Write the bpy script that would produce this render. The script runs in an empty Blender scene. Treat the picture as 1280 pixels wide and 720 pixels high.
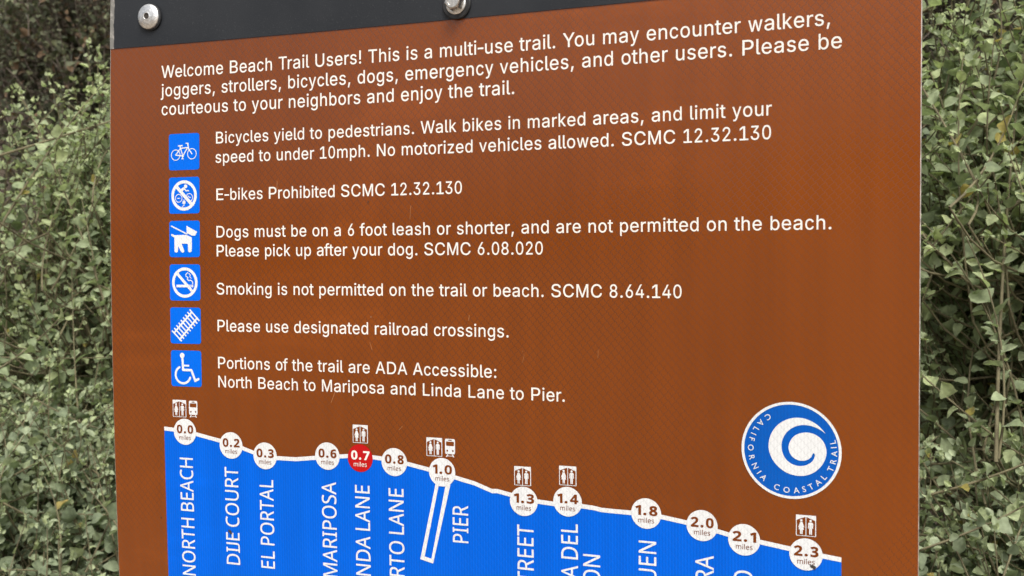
# trail information sign in front of coastal saltbush, under an overcast sky
import bpy, math, random, json
import numpy as np
from mathutils import Vector, Matrix
from mathutils.geometry import delaunay_2d_cdt

C = bpy.context.scene.collection
R = math.radians
H0 = 1.35                         # height of the sign's local v = 0 above the ground

# ------------------------------------------------------------------ camera
cam = bpy.data.cameras.new('camera')
cam.sensor_width = 36.0
cam.lens = 1344.25 / 1280.0 * 36.0
cam.clip_start = 0.02
cam.clip_end = 2000
cam.dof.use_dof = True
cam.dof.focus_distance = 0.80
cam.dof.aperture_fstop = 17.0
co = bpy.data.objects.new('camera', cam)
C.objects.link(co)
r_ = Vector((0.93884131, 0.34424973, -0.0083136))
u_ = Vector((-0.00492803, 0.03757233, 0.99928176))
f_ = Vector((-0.34431483, 0.93812603, -0.03697093))
M = Matrix.Identity(4)
for i in range(3):
    M[i][0], M[i][1], M[i][2] = r_[i], u_[i], -f_[i]
CAM = Vector((0.29749, -0.707675, 0.175478 + H0))
M.translation = CAM
co.matrix_world = M
sc = bpy.context.scene
sc.camera = co

# ------------------------------------------------------------------ sky, sun, exposure
w = bpy.data.worlds.new('World')
sc.world = w
w.use_nodes = True
nt = w.node_tree
bg = nt.nodes['Background']
sky = nt.nodes.new('ShaderNodeTexSky')
sky.sky_type = 'NISHITA'
sky.sun_disc = False
SUN_EL, SUN_AZ = 54.0, 150.0
sky.sun_elevation = R(SUN_EL)
sky.sun_rotation = R(SUN_AZ)
sky.dust_density = 6.0
sky.air_density = 1.0
sky.ozone_density = 1.0
hs = nt.nodes.new('ShaderNodeHueSaturation')          # an overcast sky is nearly grey
hs.inputs['Saturation'].default_value = 0.22
nt.links.new(sky.outputs[0], hs.inputs['Color'])
nt.links.new(hs.outputs[0], bg.inputs[0])
bg.inputs[1].default_value = 0.13
sl = bpy.data.lights.new('sun', 'SUN')
sl.energy = 1.5
sl.angle = R(20)
sl.color = (1.0, 0.965, 0.91)
so = bpy.data.objects.new('sun', sl)
C.objects.link(so)
sd = Vector((math.sin(R(SUN_AZ)) * math.cos(R(SUN_EL)), math.cos(R(SUN_AZ)) * math.cos(R(SUN_EL)), math.sin(R(SUN_EL))))
so.rotation_euler = sd.to_track_quat('Z', 'Y').to_euler()
so.location = (0, -3, 6)
vs = sc.view_settings
vs.view_transform = 'Standard'
vs.look = 'None'
vs.exposure = 0.60
vs.gamma = 1.0
vs.use_curve_mapping = False

# ------------------------------------------------------------------ helpers
def tag(o, label=None, cat=None, group=None, kind=None):
    if label: o['label'] = label
    if cat: o['category'] = cat
    if group: o['group'] = group
    if kind: o['kind'] = kind
    return o

def empty(name, loc):
    o = bpy.data.objects.new(name, None)
    o.empty_display_size = 0.05
    o.location = loc
    C.objects.link(o)
    return o

def link(name, me, mat, parent=None, smooth=False):
    for m in (mat if isinstance(mat, (list, tuple)) else [mat]):
        me.materials.append(m)
    if smooth:
        me.polygons.foreach_set('use_smooth', [True] * len(me.polygons))
    o = bpy.data.objects.new(name, me)
    C.objects.link(o)
    if parent is not None:
        o.parent = parent
        o.matrix_parent_inverse = Matrix.Identity(4)
        me.transform(Matrix.Translation(-world_of(parent)))
    return o

def world_of(o):
    v = Vector((0, 0, 0))
    while o is not None:
        v += o.location
        o = o.parent
    return v

def mesh(V, F, name='m'):
    me = bpy.data.meshes.new(name)
    me.from_pydata([tuple(v) for v in V], [], [tuple(f) for f in F])
    me.update()
    return me

# the sheet is very slightly bowed on its frame
W5 = (-0.04753944, 0.01812954, 0.00823, -0.1131, -0.21523)
def P(u, v, lift=0.0):
    vv = max(-0.22, min(0.45, v))
    y = W5[0]*u*u + W5[1]*vv*vv + W5[2]*u*vv + W5[3]*u*u*vv + W5[4]*u*vv*vv
    return (u, y - lift, v + H0)

# ---- flat artwork: any set of closed outlines (holes wound the other way) -> triangles
def area(c):
    return 0.5 * sum(c[i-1][0]*c[i][1] - c[i][0]*c[i-1][1] for i in range(len(c)))
def ccw(c):
    return c if area(c) > 0 else c[::-1]
def cw(c):
    return c if area(c) < 0 else c[::-1]

def fill(contours, flip=False):
    vs_, es = [], []
    for c in contours:
        n0 = len(vs_)
        vs_ += [Vector(p) for p in c]
        es += [(n0 + i, n0 + (i + 1) % len(c)) for i in range(len(c))]
    V, E, F, *_ = delaunay_2d_cdt(vs_, es, [], 0, 1e-6)
    V = np.array([(v.x, v.y) for v in V])
    F = np.array([tuple(f) for f in F])
    cen = V[F].mean(axis=1)
    wn = np.zeros(len(F), int)
    for c in contours:
        c = np.array(c, float)
        d = np.roll(c, -1, 0)
        for a, b in zip(c, d):
            up = (a[1] <= cen[:, 1]) & (b[1] > cen[:, 1])
            dn = (a[1] > cen[:, 1]) & (b[1] <= cen[:, 1])
            s = (b[0]-a[0])*(cen[:, 1]-a[1]) - (cen[:, 0]-a[0])*(b[1]-a[1])
            wn += (up & (s > 0)).astype(int) - (dn & (s < 0)).astype(int)
    F = F[wn != 0]
    return V, F

class Art:
    """collects flat shapes and prints them on the sheet as one mesh"""
    def __init__(self): self.V, self.F = [], []
    def add(self, VF, tf):
        n = len(self.V)
        V, F = VF
        self.V += [tf(x, y) for x, y in V]
        for f in F:
            a, b, c = (self.V[n + int(i)] for i in f)
            s = (b[0]-a[0])*(c[1]-a[1]) - (c[0]-a[0])*(b[1]-a[1])
            f = [n + int(i) for i in f]
            self.F.append(f if s > 0 else f[::-1])
    def build(self, name, mat, parent, lift):
        me = mesh([P(u, v, lift) for u, v in self.V], self.F, name)
        return link(name, me, mat, parent)

def circle(cx, cy, rx, ry=None, n=48, a0=0.0, a1=360.0):
    ry = rx if ry is None else ry
    full = abs(a1 - a0) >= 359.9
    k = n if full else n + 1
    return [(cx + rx*math.cos(R(a0 + (a1-a0)*i/n)), cy + ry*math.sin(R(a0 + (a1-a0)*i/n))) for i in range(k)]
def stroke(pts, w, cap=True):
    """a polyline of width w as a list of CCW outlines (segments plus round joints)"""
    out = []
    for (ax, ay), (bx, by) in zip(pts[:-1], pts[1:]):
        dx, dy = bx-ax, by-ay
        L = math.hypot(dx, dy)
        if L < 1e-9: continue
        nx, ny = -dy/L*w/2, dx/L*w/2
        out.append(ccw([(ax+nx, ay+ny), (ax-nx, ay-ny), (bx-nx, by-ny), (bx+nx, by+ny)]))
    for i, p in enumerate(pts):
        if cap or 0 < i < len(pts)-1:
            out.append(circle(p[0] + 1.1e-5*i, p[1] + 0.7e-5, w/2*0.998, n=12))
    return out
def ring(cx, cy, r, w, n=40, k=1.0):
    return [circle(cx, cy, r+w/2, (r+w/2)*k, n), circle(cx, cy, r-w/2, (r-w/2)*k, n)[::-1]]
def rrect(x0, y0, x1, y1, r, n=5):
    p = []
    for cx, cy, a in ((x1-r, y1-r, 0), (x0+r, y1-r, 90), (x0+r, y0+r, 180), (x1-r, y0+r, 270)):
        p += [(cx + r*math.cos(R(a + 90*i/n)), cy + r*math.sin(R(a + 90*i/n))) for i in range(n+1)]
    return p

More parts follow.
